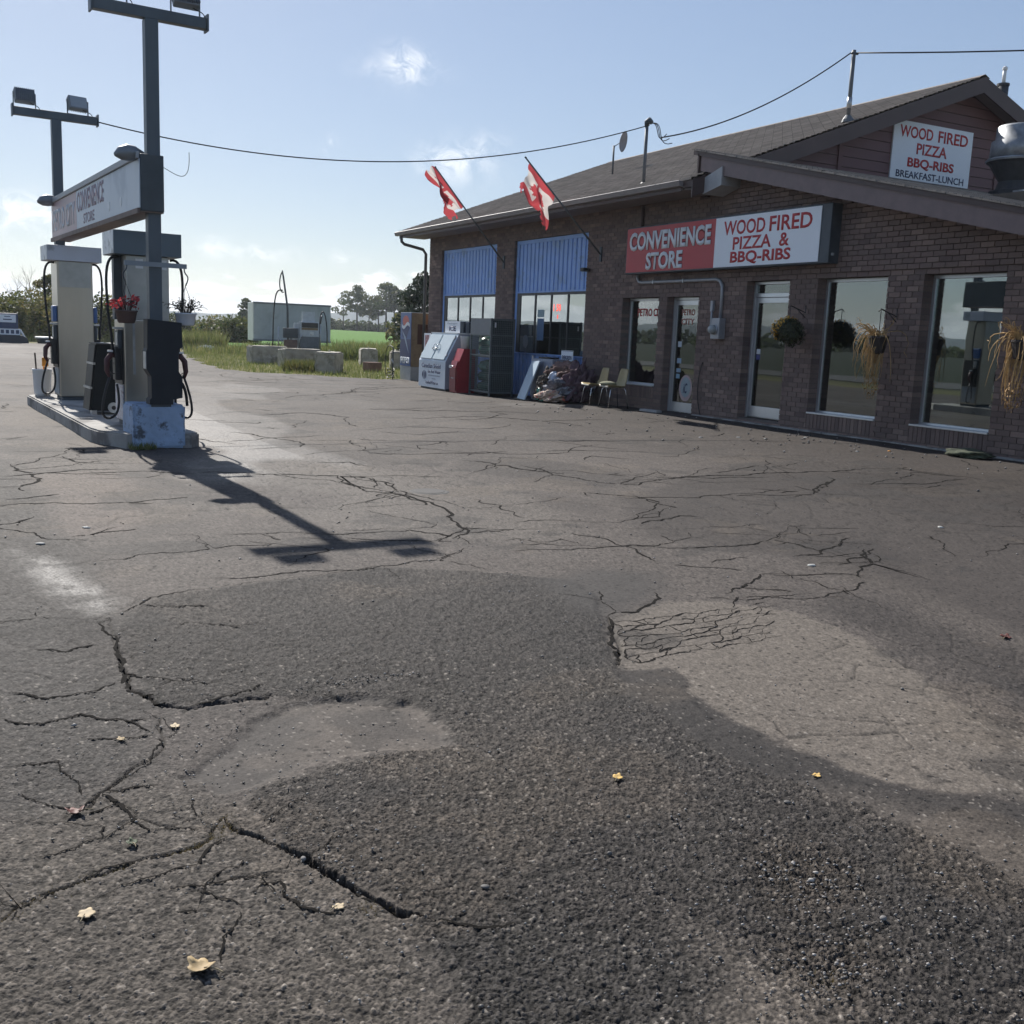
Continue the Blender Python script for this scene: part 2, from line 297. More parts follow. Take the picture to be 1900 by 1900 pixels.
CRACKS=[
 ([(0.686, 3.016), (0.687, 2.943), (0.732, 2.844), (0.78, 2.729), (0.82, 2.678), (0.837, 2.58), (0.877, 2.494), (0.916, 2.389), (0.953, 2.31), (1.049, 2.233)],0.03,0.032),
 ([(0.603, 5.44), (0.584, 4.959), (0.552, 4.556), (0.568, 4.26), (0.625, 4.092), (0.736, 4.023), (0.901, 4.011), (1.058, 4.031)],0.016,0.02),
 ([(0.607, 5.47), (0.857, 5.738), (1.136, 5.846), (1.489, 5.918), (1.665, 5.917), (1.892, 5.96), (2.273, 6.052), (2.702, 6.015)],0.014,0.012),
 ([(0.027, 2.668), (0.079, 2.726), (0.145, 2.768), (0.241, 2.815), (0.342, 2.85), (0.488, 2.854), (0.605, 2.908), (0.679, 3.027)],0.012,0.01),
 ([(0.268, 3.238), (0.343, 3.351), (0.437, 3.445), (0.518, 3.53), (0.579, 3.683), (0.599, 3.929)],0.012,0.012),
 ([(0.341, 3.339), (0.384, 3.23), (0.406, 3.103), (0.517, 3.018), (0.638, 3.064)],0.008,0.008),
 ([(0.426, 2.66), (0.521, 2.648), (0.623, 2.65), (0.778, 2.615)],0.008,0.006),
 ([(3.082, 4.625), (2.906, 4.316), (2.785, 4.068), (2.667, 3.88)],0.028,0.026),
 ([(3.082, 4.625), (3.283, 4.649), (3.602, 4.863), (3.842, 5.158), (4.023, 5.451)],0.014,0.012),
 ([(2.658, 3.866), (2.916, 3.883), (2.969, 3.891), (3.108, 3.903), (3.337, 3.96), (3.62, 4.004)],0.01,0.012),
 ([(2.879, 3.767), (2.962, 3.894), (3.086, 4.005), (3.231, 3.999), (3.362, 4.1), (3.51, 4.312), (3.782, 4.326), (4.125, 4.315)],0.011,0.013),
 ([(2.892, 4.123), (2.991, 4.126), (3.129, 4.086), (3.243, 4.195), (3.411, 4.186), (3.569, 4.159)],0.009,0.01),
 ([(3.002, 4.387), (3.142, 4.391), (3.284, 4.395), (3.392, 4.3), (3.49, 4.287)],0.008,0.01),
 ([(3.102, 4.095), (3.25, 4.214), (3.391, 4.323), (3.498, 4.489), (3.665, 4.609)],0.008,0.009),
 ([(2.965, 4.135), (3.081, 4.254), (3.142, 4.391), (3.237, 4.582)],0.006,0.008),
 ([(4.035, 4.801), (4.348, 4.974), (4.781, 5.293), (5.279, 5.465), (5.696, 5.599)],0.01,0.01),
 ([(3.505, 6.571), (3.946, 6.389), (4.339, 6.196), (4.768, 5.984), (5.237, 5.936), (5.643, 6.156), (6.153, 6.37)],0.014,0.012),
 ([(3.507, 10.353), (3.739, 9.703), (3.686, 9.0), (3.84, 8.476), (3.982, 7.99), (4.148, 7.322), (4.242, 6.879)],0.03,0.014),
 ([(5.217, 11.088), (5.506, 10.27), (5.876, 9.704), (6.168, 9.184), (6.011, 8.649)],0.03,0.014),
 ([(6.007, 8.84), (7.148, 9.063), (8.066, 9.062), (8.882, 8.886), (9.767, 8.902), (10.666, 8.557), (11.417, 8.232)],0.03,0.016),
 ([(5.69, 8.224), (5.696, 7.581), (5.934, 7.259), (6.227, 6.952)],0.02,0.012),
 ([(8.549, 8.586), (7.894, 7.99), (7.32, 7.578), (6.98, 7.434)],0.02,0.012),
 ([(4.876, 6.907), (5.195, 7.051), (5.439, 7.153), (5.588, 7.045)],0.016,0.01),
 ([(1.72, 10.685), (2.261, 10.751), (2.857, 10.48), (3.443, 10.162), (4.05, 9.899), (4.464, 9.871)],0.03,0.014),
 ([(0.398, 11.526), (0.858, 12.373), (1.03, 13.142), (1.459, 12.762), (1.841, 12.938)],0.03,0.016),
 ([(0.939, 12.362), (1.028, 11.824), (1.323, 11.597), (1.548, 11.472)],0.025,0.014),
 ([(1.56, 7.434), (2.022, 7.411), (2.538, 7.226), (2.981, 7.259), (3.187, 6.916), (3.358, 6.718)],0.015,0.01),
 ([(3.352, 10.062), (3.626, 8.851), (3.599, 7.825), (3.423, 7.134), (3.106, 6.834)],0.012,0.01),
 ([(0.407, 11.74), (0.486, 9.56), (0.568, 7.915), (0.612, 7.598)],0.02,0.012),
 ([(6.076, 20.69), (7.075, 22.431), (8.306, 23.815), (10.764, 27.268)],0.05,0.02),
 ([(4.409, 17.538), (5.279, 17.969), (5.666, 17.345), (6.11, 16.416)],0.05,0.02),
 ([(6.801, 18.282), (7.895, 17.795), (9.156, 17.171), (10.109, 16.419)],0.05,0.02),
 ([(6.215, 16.7), (7.807, 16.654), (8.737, 15.588), (9.54, 13.528)],0.04,0.02),
 ([(4.584, 5.282), (4.46, 5.411), (4.227, 5.581)],0.012,0.01),
 ([(4.796, 5.203), (4.736, 4.982), (4.68, 4.774), (4.419, 4.589)],0.01,0.01),
 ([(5.913, 5.516), (5.547, 5.088), (5.183, 4.811), (4.88, 4.698), (4.531, 4.616)],0.01,0.008),
 ([(3.53, 12.003), (3.894, 12.323), (4.274, 12.42), (4.44, 12.095)],0.03,0.014),
 ([(5.356, 11.867), (5.871, 11.842), (6.435, 11.442), (7.233, 11.433)],0.03,0.012),
 ([(0.277, 10.76), (0.556, 10.82), (1.016, 11.132), (1.425, 11.145)],0.025,0.012),
]
POLYS={
 'coarse':[(0.581, 5.145), (0.691, 5.518), (0.857, 5.738), (1.489, 5.918), (2.267, 6.038), (2.917, 5.819), (3.355, 5.475), (3.262, 5.009), (3.063, 4.586), (2.667, 3.88), (2.581, 3.599), (2.668, 3.383), (2.618, 3.103), (2.676, 2.705), (2.761, 2.372), (3.04, 2.035), (3.232, 1.792), (1.987, 1.019), (0.825, 1.556), (0.966, 2.079), (0.953, 2.31), (0.835, 2.6), (0.69, 3.09), (0.747, 3.249), (0.984, 3.316), (1.272, 3.352), (1.546, 3.295), (1.633, 3.462), (1.589, 3.765), (1.341, 3.915), (1.057, 4.025), (0.625, 4.092), (0.552, 4.556)],
 'tarband':[(2.661, 3.848), (2.879, 3.767), (2.734, 3.357), (2.699, 3.135), (2.751, 2.729), (2.825, 2.431), (3.153, 2.118), (3.427, 1.914), (2.784, 1.514), (2.605, 1.714), (2.62, 1.907), (2.555, 2.158), (2.512, 2.475), (2.424, 2.861), (2.466, 3.258), (2.516, 3.587)],
 'light':[(3.063, 4.586), (3.595, 4.826), (3.864, 4.664), (4.125, 4.315), (4.103, 3.767), (3.934, 3.112), (3.693, 2.517), (3.741, 2.109), (3.427, 1.914), (3.161, 2.124), (2.832, 2.438), (2.759, 2.737), (2.711, 3.15), (2.743, 3.368), (2.879, 3.767), (2.667, 3.88)],
 'smooth':[(0.59, 3.382), (0.803, 3.664), (1.132, 3.896), (1.388, 3.918), (1.589, 3.765), (1.623, 3.465), (1.506, 3.328), (1.272, 3.406), (1.001, 3.374), (0.815, 3.313), (0.641, 3.24)],
 'lowlight':[(1.617, 1.948), (1.701, 1.806), (1.729, 1.645), (1.731, 1.493), (1.65, 1.255), (1.204, 1.381), (1.46, 1.615), (1.581, 1.805)],
 'darklow':[(0.956, 2.26), (1.155, 2.228), (1.337, 2.12), (1.599, 1.937), (1.579, 1.782), (1.46, 1.615), (1.242, 1.364), (0.732, 1.599), (0.95, 1.95)],
 'pothole':[(2.078, 2.174), (2.209, 2.154), (2.204, 2.016), (2.093, 1.936), (1.928, 1.918), (1.936, 2.035)],
 'pothole2':[(1.803, 1.781), (1.937, 1.748), (1.882, 1.623), (1.767, 1.561), (1.729, 1.645)],
 'dustA':[(3.606, 12.262), (3.986, 10.68), (4.879, 9.201), (4.225, 6.77), (3.543, 6.559), (3.131, 6.89), (2.706, 7.223), (2.199, 8.059), (1.532, 8.748), (1.603, 9.966)],
 'dustB':[(0.56, 10.895), (1.374, 11.154), (1.251, 8.301), (1.01, 7.689), (0.612, 7.598)],
 'bright':[(0.197, 7.174), (0.42, 6.783), (0.579, 6.226), (0.641, 5.647), (0.535, 5.517), (0.417, 5.958), (0.265, 6.65)],
 'darkB':[(0.399, 5.407), (0.64, 5.427), (0.564, 4.551), (0.419, 4.606)],
 'new_viewdark':[(7.283, 9.237), (11.165, 8.047), (10.802, 5.458), (5.457, 2.642), (5.025, 3.501), (5.147, 4.594), (5.178, 5.41), (4.593, 6.423), (5.385, 7.998)],
 'tarR':[(3.158, 5.541), (3.687, 5.683), (4.006, 5.458), (3.799, 5.099), (3.303, 4.678), (3.094, 4.632), (2.982, 4.85)],
 'darkband':[(4.345, 4.419), (4.292, 3.797), (4.122, 3.117), (4.035, 2.77), (3.946, 2.236), (4.636, 2.666), (4.716, 3.273), (4.818, 4.046), (4.789, 4.517)],
 'stainM':[(5.281, 11.226), (6.171, 10.966), (6.495, 9.681), (6.269, 8.829), (5.513, 8.778), (5.092, 9.608), (4.82, 10.376)],
 'stainL':[(1.576, 9.8), (2.659, 9.751), (2.999, 8.844), (2.602, 8.217), (1.92, 8.518), (1.58, 9.018)],
 'pale2':[(2.502, 2.517), (2.661, 2.279), (2.802, 2.094), (2.902, 1.933), (3.091, 1.705), (2.627, 1.417), (2.659, 1.754), (2.612, 1.938), (2.531, 2.137), (2.473, 2.358)],
 'paleband':[(5.055, 5.277), (5.069, 4.7), (4.872, 3.903), (4.675, 3.243), (4.564, 2.621), (4.787, 2.76), (4.978, 3.467), (5.207, 4.146), (5.436, 4.958), (5.383, 5.521)],
 'leftpatch':[(-0.219, 2.999), (0.272, 3.277), (0.537, 3.427), (0.571, 3.278), (0.684, 3.064), (0.828, 2.577), (0.94, 2.294), (0.957, 2.059), (0.856, 1.888), (0.639, 1.642), (-0.26, 2.058)],
 'leftdark':[(-1.104, 11.975), (0.373, 12.199), (0.486, 9.56), (0.612, 7.598), (0.615, 5.544), (0.545, 4.483), (0.617, 4.044), (0.518, 3.53), (0.268, 3.238), (-0.355, 3.182)],
}
ALLIG=[(3.038, 4.504), (4.125, 4.541), (3.736, 4.012), (2.687, 3.873)]
# ------------------------------------------------------------ numpy noise
def _h(ix,iy,seed):
    n=(ix.astype(np.int64)*374761393+iy.astype(np.int64)*668265263+seed*974634541)&0xFFFFFFFF
    n=((n^(n>>13))*1274126177)&0xFFFFFFFF
    return ((n^(n>>16))&0xFFFFFF)/float(0xFFFFFF)
def vnoise(x,y,seed=0):
    ix=np.floor(x); iy=np.floor(y); fx=x-ix; fy=y-iy; fx=fx*fx*(3-2*fx); fy=fy*fy*(3-2*fy)
    a=_h(ix,iy,seed); b=_h(ix+1,iy,seed); c=_h(ix,iy+1,seed); d=_h(ix+1,iy+1,seed)
    return (a*(1-fx)+b*fx)*(1-fy)+(c*(1-fx)+d*fx)*fy
def fbm(x,y,o=4,seed=0,g=.5):
    s=0;a=1;t=0
    for i in range(o): s=s+a*vnoise(x*2**i+17.3*i,y*2**i-9.1*i,seed+i); t+=a; a*=g
    return s/t
def worley(x,y,seed=0):
    ix=np.floor(x); iy=np.floor(y); f1=np.full(x.shape,9.); f2=np.full(x.shape,9.); idv=np.zeros(x.shape)
    for dx in (-1,0,1):
        for dy in (-1,0,1):
            cx=ix+dx; cy=iy+dy; px=cx+_h(cx,cy,seed); py=cy+_h(cx,cy,seed+5)
            d=(px-x)**2+(py-y)**2; m1=d<f1
            f2=np.where(m1,f1,np.minimum(f2,d)); idv=np.where(m1,_h(cx,cy,seed+9),idv); f1=np.where(m1,d,f1)
    return np.sqrt(f1),np.sqrt(f2),idv
def polydist(x,y,pts,closed=False,reach=1.0):
    pts=np.asarray(pts,float); out=np.full(x.shape,reach)
    sel=np.nonzero((x>pts[:,0].min()-reach)&(x<pts[:,0].max()+reach)&(y>pts[:,1].min()-reach)&(y<pts[:,1].max()+reach))[0]
    if len(sel)==0: return out
    xs=x[sel]; ys=y[sel]; d=np.full(xs.shape,reach**2)
    for i in range(len(pts)-(0 if closed else 1)):
        a=pts[i]; b=pts[(i+1)%len(pts)]; ab=b-a; L2=max((ab@ab),1e-9); t=np.clip(((xs-a[0])*ab[0]+(ys-a[1])*ab[1])/L2,0,1)
        d=np.minimum(d,(xs-a[0]-t*ab[0])**2+(ys-a[1]-t*ab[1])**2)
    out[sel]=np.sqrt(d); return out
def inside(x,y,pts):
    r=np.zeros(x.shape,bool); n=len(pts)
    for i in range(n):
        x1,y1=pts[i]; x2,y2=pts[(i+1)%n]
        if y1==y2: continue
        c=((y1>y)!=(y2>y))&(x<(x2-x1)*(y-y1)/(y2-y1)+x1); r^=c
    return r
def pmask(x,y,pts,soft,reach=.6):
    d=polydist(x,y,pts,True,reach); s=np.where(inside(x,y,pts),d,-d); return sm_(s/soft*.5+.5)
# ------------------------------------------------------------ pavement: one relief mesh, finest near the viewer
PAVE=[(-7,-25),(12.75,-25),(12.75,30.2),(11.6,30.4),(10.2,31.4),(9.0,32.6),(8.0,33.6),(7.7,36.0),(8.2,42),(9.6,52),(10.8,60),(9.5,66),(8.2,70),(3,67.5),(-4,66),(-7,64)]
GRID={}
def build_pavement():
    angs=np.concatenate([np.linspace(-180,-60,26,endpoint=False),np.linspace(-60,-33,110,endpoint=False),np.linspace(-33,33,720),np.linspace(33,60,40)[1:],np.linspace(60,180,26)[1:]])
    dep=np.radians(np.linspace(48,10.6,760)); rr=1.5/np.tan(dep); r2=rr[-1]*np.exp(np.arange(1,390)*.0058)
    rad=np.concatenate([[.02,.5,1.0],rr,r2]); GRID['rad']=rad; GRID['ang']=angs
    A,Rr=np.meshgrid(np.radians(angs)+YAW,rad); x=(np.sin(A)*Rr).ravel(); y=(np.cos(A)*Rr).ravel(); r=Rr.ravel()
    nr,na=Rr.shape
    px=np.maximum(.0035*r/2.2,.003); drr=np.repeat(np.gradient(rad),na); pxr=np.maximum(px,.55*drr)
    wx=x+(fbm(x*1.3,y*1.3,4,3)-.5)*.22+(fbm(x*9,y*9,4,8)-.5)*.10; wy=y+(fbm(x*1.3,y*1.3,4,23)-.5)*.22+(fbm(x*9,y*9,4,28)-.5)*.10
    z=gz(x,y)+(fbm(x*.22,y*.22,3,41)-.5)*.05*np.clip(r/6,0.2,1)+(fbm(x*1.1,y*1.1,3,44)-.5)*.022
    base=np.array([.088,.078,.071]); col=np.repeat(base[None],len(x),0)
    def lay(mask,c,k=1.0): 
        nonlocal col; col=col*(1-(mask*k)[:,None])+np.array(c)[None]*(mask*k)[:,None]
    big=fbm(x*.16,y*.16,4,61); mid=fbm(x*.7,y*.7,4,64)
    lay(sm_((big-.45)/.2),(.108,.096,.087),.7); lay(sm_((.48-mid)/.15),(.064,.057,.053),.55)
    coarse=np.full(x.shape,.55); gloss=np.zeros(x.shape)
    mk={k:pmask(wx,wy,v,.03 if k in('coarse','smooth','light','tarband') else .14,.7) for k,v in POLYS.items()}
    viewdark=sm_((x-6.0+5.0*(fbm(x*.35,y*.2,4,153)-.5))/4.5)*(1-.6*sm_((y-17)/9)); lay(viewdark,(.046,.040,.037),.8)  # darker towards the store: weak sheen at this viewing angle put into colour
    lay(mk['new_viewdark'],(.034,.030,.028),.55); coarse=coarse*(1-.4*mk['new_viewdark'])  # newer smooth asphalt, with that weak sheen also put into its colour
    lay(mk['leftdark'],(.064,.061,.058),.75); coarse=coarse*(1-mk['leftdark'])+.8*mk['leftdark']
    lay(mk['dustA'],(.13,.118,.105),.6); lay(mk['dustB'],(.14,.118,.105),.7)
    lay(mk['leftpatch'],(.102,.092,.080),.8); coarse=coarse*(1-mk['leftpatch'])+.85*mk['leftpatch']
    lay(mk['coarse'],(.050,.046,.043),.92); coarse=coarse*(1-mk['coarse'])+1.1*mk['coarse']; z+=.008*mk['coarse']
    pat=sm_((fbm(x*.9,y*.9,3,71)-.5)/.14)*mk['coarse']; lay(pat,(.085,.075,.066),.5)
    lay(mk['light'],(.150,.134,.116),.95); lay(mk['darkband'],(.050,.045,.042),.75); coarse=coarse*(1-mk['light'])+.32*mk['light']
    lay(mk['tarR'],(.052,.050,.048),.8); coarse=coarse*(1-.8*mk['tarR'])
    st=sm_((fbm(x*.8+y*.5,y*.8-x*.5,3,75)-.42)/.2)*mk['tarband']
    lay(mk['tarband'],(.042,.039,.037),.93); lay(st,(.085,.075,.066),.55); coarse=coarse*(1-mk['tarband'])+.30*mk['tarband']; z+=.005*mk['tarband']
    lay(mk['smooth'],(.108,.096,.085),.9); lay(mk['smooth']*sm_((fbm(x*1.6,y*2.2,4,77)-.44)/.14),(.060,.056,.053),.8); coarse=coarse*(1-mk['smooth'])+.10*mk['smooth']; z-=.012*mk['smooth']; gloss+=.0*mk['smooth']
    lay(mk['lowlight'],(.135,.120,.104),.9); lay(mk['pale2'],(.108,.096,.084),.8); lay(mk['paleband'],(.090,.080,.071),.55); lay(mk['darklow'],(.05,.048,.046),.6); coarse=coarse*(1-.5*mk['lowlight'])
    lay(mk['stainM'],(.045,.041,.039),.6); lay(mk['stainL'],(.060,.050,.047),.5)
    lay(mk['darkB'],(.06,.052,.048),.6)
    for k in('pothole','pothole2'): z-=.02*mk[k]; coarse+=.8*mk[k]; lay(mk[k],(.11,.09,.07),.35)
    bsp=mk['bright']*(.35+.65*sm_((fbm(x*7,y*7,4,161)-.42)/.14)); gloss+=bsp*.8; lay(bsp,(.24,.235,.225),.75)
    # tyre-polished lanes running past the island, and far patches whose silvery glare is partly put into the colour
    lane=sm_((fbm(x*.55,y*.06,3,81)-.56)/.12)*(r>7); gloss+=lane*.12
    sheen=sm_((fbm(x*.35,y*.16,4,85)-.63)/.05)*(r>9); gloss+=sheen*np.where(x<3.5,.75,.35)*np.clip(1.5-r/28,.1,1); lay(sheen,(.13,.125,.12),.3)
    stain=sm_((fbm(x*1.7,y*1.7,4,91)-.62)/.08); lay(stain,(.045,.042,.04),.6)
    tan=sm_((fbm(x*1.1,y*1.1,5,95)-.60)/.08); lay(tan*(.3+.7*fbm(x*12,y*12,3,157)),(.14,.115,.088),.32*(1-.6*viewdark))
    # aggregate
    f1,f2,idv=worley(x*88,y*88,5); g1,g2,idw=worley(x*30+3,y*30,15)
    near=np.clip(1.5-px/.012,0,1); mid2=np.clip(1.4-px/.045,0,1)
    peb=sm_((.66-f1)/.42)*(.35+.9*idv)
    z+=coarse*(.0054*peb*near+.0034*(1-np.clip(g1,0,1))*idw*mid2)
    z+=(fbm(x*24,y*24,3,101)-.5)*.005*coarse*mid2
    col*=(1+((idv-.5)*1.15*near*np.clip(coarse,0,1))[:,None])
    col*=(1-(.78*near*sm_((f1-.42)/.28)*np.clip(coarse,0,1))[:,None])      # crevices between stones: their micro-shadows are put into the colour
    spk=(idv>.965)&(f1<.42)&(px<.0075); col[spk]=col[spk]*.4+np.array([.30,.28,.25])*.6
    pitv=sm_((g1-.50)/.16)*np.clip(coarse,0,1)*mid2; col*=(1-.34*pitv)[:,None]; z-=.0022*pitv  # pits too carry their small shadows in the colour
    lite=sm_((idw-.72)/.1)*sm_((.30-g1)/.12)*np.clip(coarse,0,1)*mid2; col*=(1+.55*lite)[:,None]
    # cracks
    cw=x+(fbm(x*6,y*6,3,111)-.5)*.09; cw2=y+(fbm(x*6,y*6,3,113)-.5)*.09
    crackc=np.array([.018,.016,.014])  # near-black colour laid along the cracks
    dep=np.zeros(x.shape); crumb=.08+.55*fbm(x*5,y*5,2,117)+.35*fbm(x*45,y*45,2,119)
    for ci,(pts,w,dp) in enumerate(CRACKS):
        d=polydist(cw,cw2,pts,False,.5); ee=np.minimum(np.hypot(x-pts[0][0],y-pts[0][1]),np.hypot(x-pts[-1][0],y-pts[-1][1])); ww=np.maximum(w*crumb*np.clip(ee/max(.12,.004*np.hypot(*pts[0])*10),.2,1),pxr*.78)
        k=sm_((ww-d)/ww*2.6)*(1-.85*sm_((r-4.2)/2.0))*(.15 if 9<=ci<=14 else 1); dep=np.maximum(dep,dp*k*.9); col=col*(1-k[:,None]*.93)+crackc*k[:,None]*.93
    z-=dep
    ag=.0*pmask(wx,wy,[(3.95,5.25),(4.3,4.9),(3.3,3.6),(2.75,3.75),(2.75,4.45),(3.2,4.8)],.3)
    h1,h2,_=worley(cw*4.4,cw2*6.2,31); k=sm_((.055-(h2-h1))/.03)*ag*(px<.03)*.4; z-=.005*k; col=col*(1-k[:,None]*.9)+crackc*k[:,None]*.9
    h1,h2,_=worley(cw*.85,cw2*.85,37); reg=sm_((fbm(x*.13,y*.13,3,131)-.5)/.1)*sm_((r-6)/3); kk=sm_((.012+pxr*.75-(h2-h1))/(.010+pxr*.3))*reg; z-=.006*kk; col=col*(1-kk[:,None]*.35)+crackc*kk[:,None]*.35
    h1,h2,_=worley(cw*3.0,cw2*3.0,39); reg=sm_((fbm(x*.3,y*.3,3,137)-.57)/.06)*(r>4)*(r<16); kk=sm_((.035+pxr*.6-(h2-h1))/.03)*reg; z-=.004*kk; col=col*(1-kk[:,None]*.6)+crackc*kk[:,None]*.6
    # pavement stops at its ragged edge
    ex=x+(fbm(x*.8,y*.8,4,141)-.5)*1.0; ey=y+(fbm(x*.8,y*.8,4,143)-.5)*1.0
    ins=inside(np.where(x>12,x,ex),np.where(x>12,y,ey),PAVE)
    GRID['z']=z.reshape(nr,na)
    j=np.arange(nr*na).reshape(nr,na); q=np.stack([j[:-1,:-1],j[:-1,1:],j[1:,1:],j[1:,:-1]],-1).reshape(-1,4)
    q=q[ins[q].all(1)][:,::-1]
    me=np_mesh('parking_lot',np.stack([x,y,z],1),q)
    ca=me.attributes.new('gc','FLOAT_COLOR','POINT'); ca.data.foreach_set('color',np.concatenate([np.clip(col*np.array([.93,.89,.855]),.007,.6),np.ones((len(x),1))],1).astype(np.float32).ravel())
    ga=me.attributes.new('gl','FLOAT','POINT'); ga.data.foreach_set('value',np.clip(gloss,0,1).astype(np.float32))
    cs=me.attributes.new('cs','FLOAT','POINT'); cs.data.foreach_set('value',np.clip(coarse,0,1.6).astype(np.float32))
    m=bpy.data.materials.new('asphalt'); m.use_nodes=True; t=m.node_tree; b=t.nodes['Principled BSDF']
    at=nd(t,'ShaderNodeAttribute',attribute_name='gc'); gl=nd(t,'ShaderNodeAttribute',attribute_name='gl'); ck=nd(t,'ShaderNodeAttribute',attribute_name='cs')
    geo=nd(t,'ShaderNodeNewGeometry'); P=geo.outputs['Position']
    n1=noise(t,P,55,5,.75); n2=noise(t,P,5,6,.7); n3=noise(t,P,15,5,.8); pit=nd(t,'ShaderNodeTexVoronoi'); pit.inputs['Scale'].default_value=19; t.links.new(P,pit.inputs['Vector']); pitf=smooth(t,pit.outputs['Distance'],.12,.26); pit2=nd(t,'ShaderNodeTexVoronoi'); pit2.inputs['Scale'].default_value=7.5; t.links.new(P,pit2.inputs['Vector']); pitf=mth(t,'MULTIPLY',pitf,mth(t,'MULTIPLY_ADD',smooth(t,pit2.outputs['Distance'],.03,.10),.5,.5))
    f=mth(t,'ADD',mth(t,'MULTIPLY_ADD',n1,1.9,-.66),mth(t,'MULTIPLY_ADD',n2,.5,mth(t,'MULTIPLY',n3,1.0))); f=mth(t,'MULTIPLY',f,mth(t,'MULTIPLY_ADD',pitf,.65,.35)); f=mth(t,'MAXIMUM',f,.12)
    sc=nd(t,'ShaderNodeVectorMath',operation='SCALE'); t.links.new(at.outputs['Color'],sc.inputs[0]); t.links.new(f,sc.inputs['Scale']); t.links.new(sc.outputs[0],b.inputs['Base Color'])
    ro=mth(t,'SUBTRACT',.80,mth(t,'MULTIPLY',gl.outputs['Fac'],.26)); t.links.new(ro,b.inputs['Roughness']); b.inputs['Specular IOR Level'].default_value=.2
    vo=nd(t,'ShaderNodeTexVoronoi'); vo.inputs['Scale'].default_value=95; t.links.new(P,vo.inputs['Vector'])
    hgt=mth(t,'ADD',mth(t,'MULTIPLY',vo.outputs['Distance'],-.6),mth(t,'ADD',mth(t,'MULTIPLY',noise(t,P,160,3,.7),.5),mth(t,'MULTIPLY',noise(t,P,26,4,.7),1.3)))
    bn=nd(t,'ShaderNodeBump'); bn.inputs['Distance'].default_value=.014; t.links.new(hgt,bn.inputs['Height']); t.links.new(mth(t,'MULTIPLY_ADD',ck.outputs['Fac'],.34,.14),bn.inputs['Strength']); t.links.new(bn.outputs[0],b.inputs['Normal'])
    o=link('parking_lot',me,m,None,False); tag(o,'cracked and patched asphalt forecourt covering the whole foreground','pavement',kind='structure'); return o
build_pavement()
def terr(x,y):
    """open land: level with the lot, rising very slightly far away"""
    r=np.hypot(x,y); return -.03+1.15*sm_((r-75)/190)+(fbm(np.asarray(x)*.05,np.asarray(y)*.05,3,201)-.5)*.25*sm_((r-40)/40)
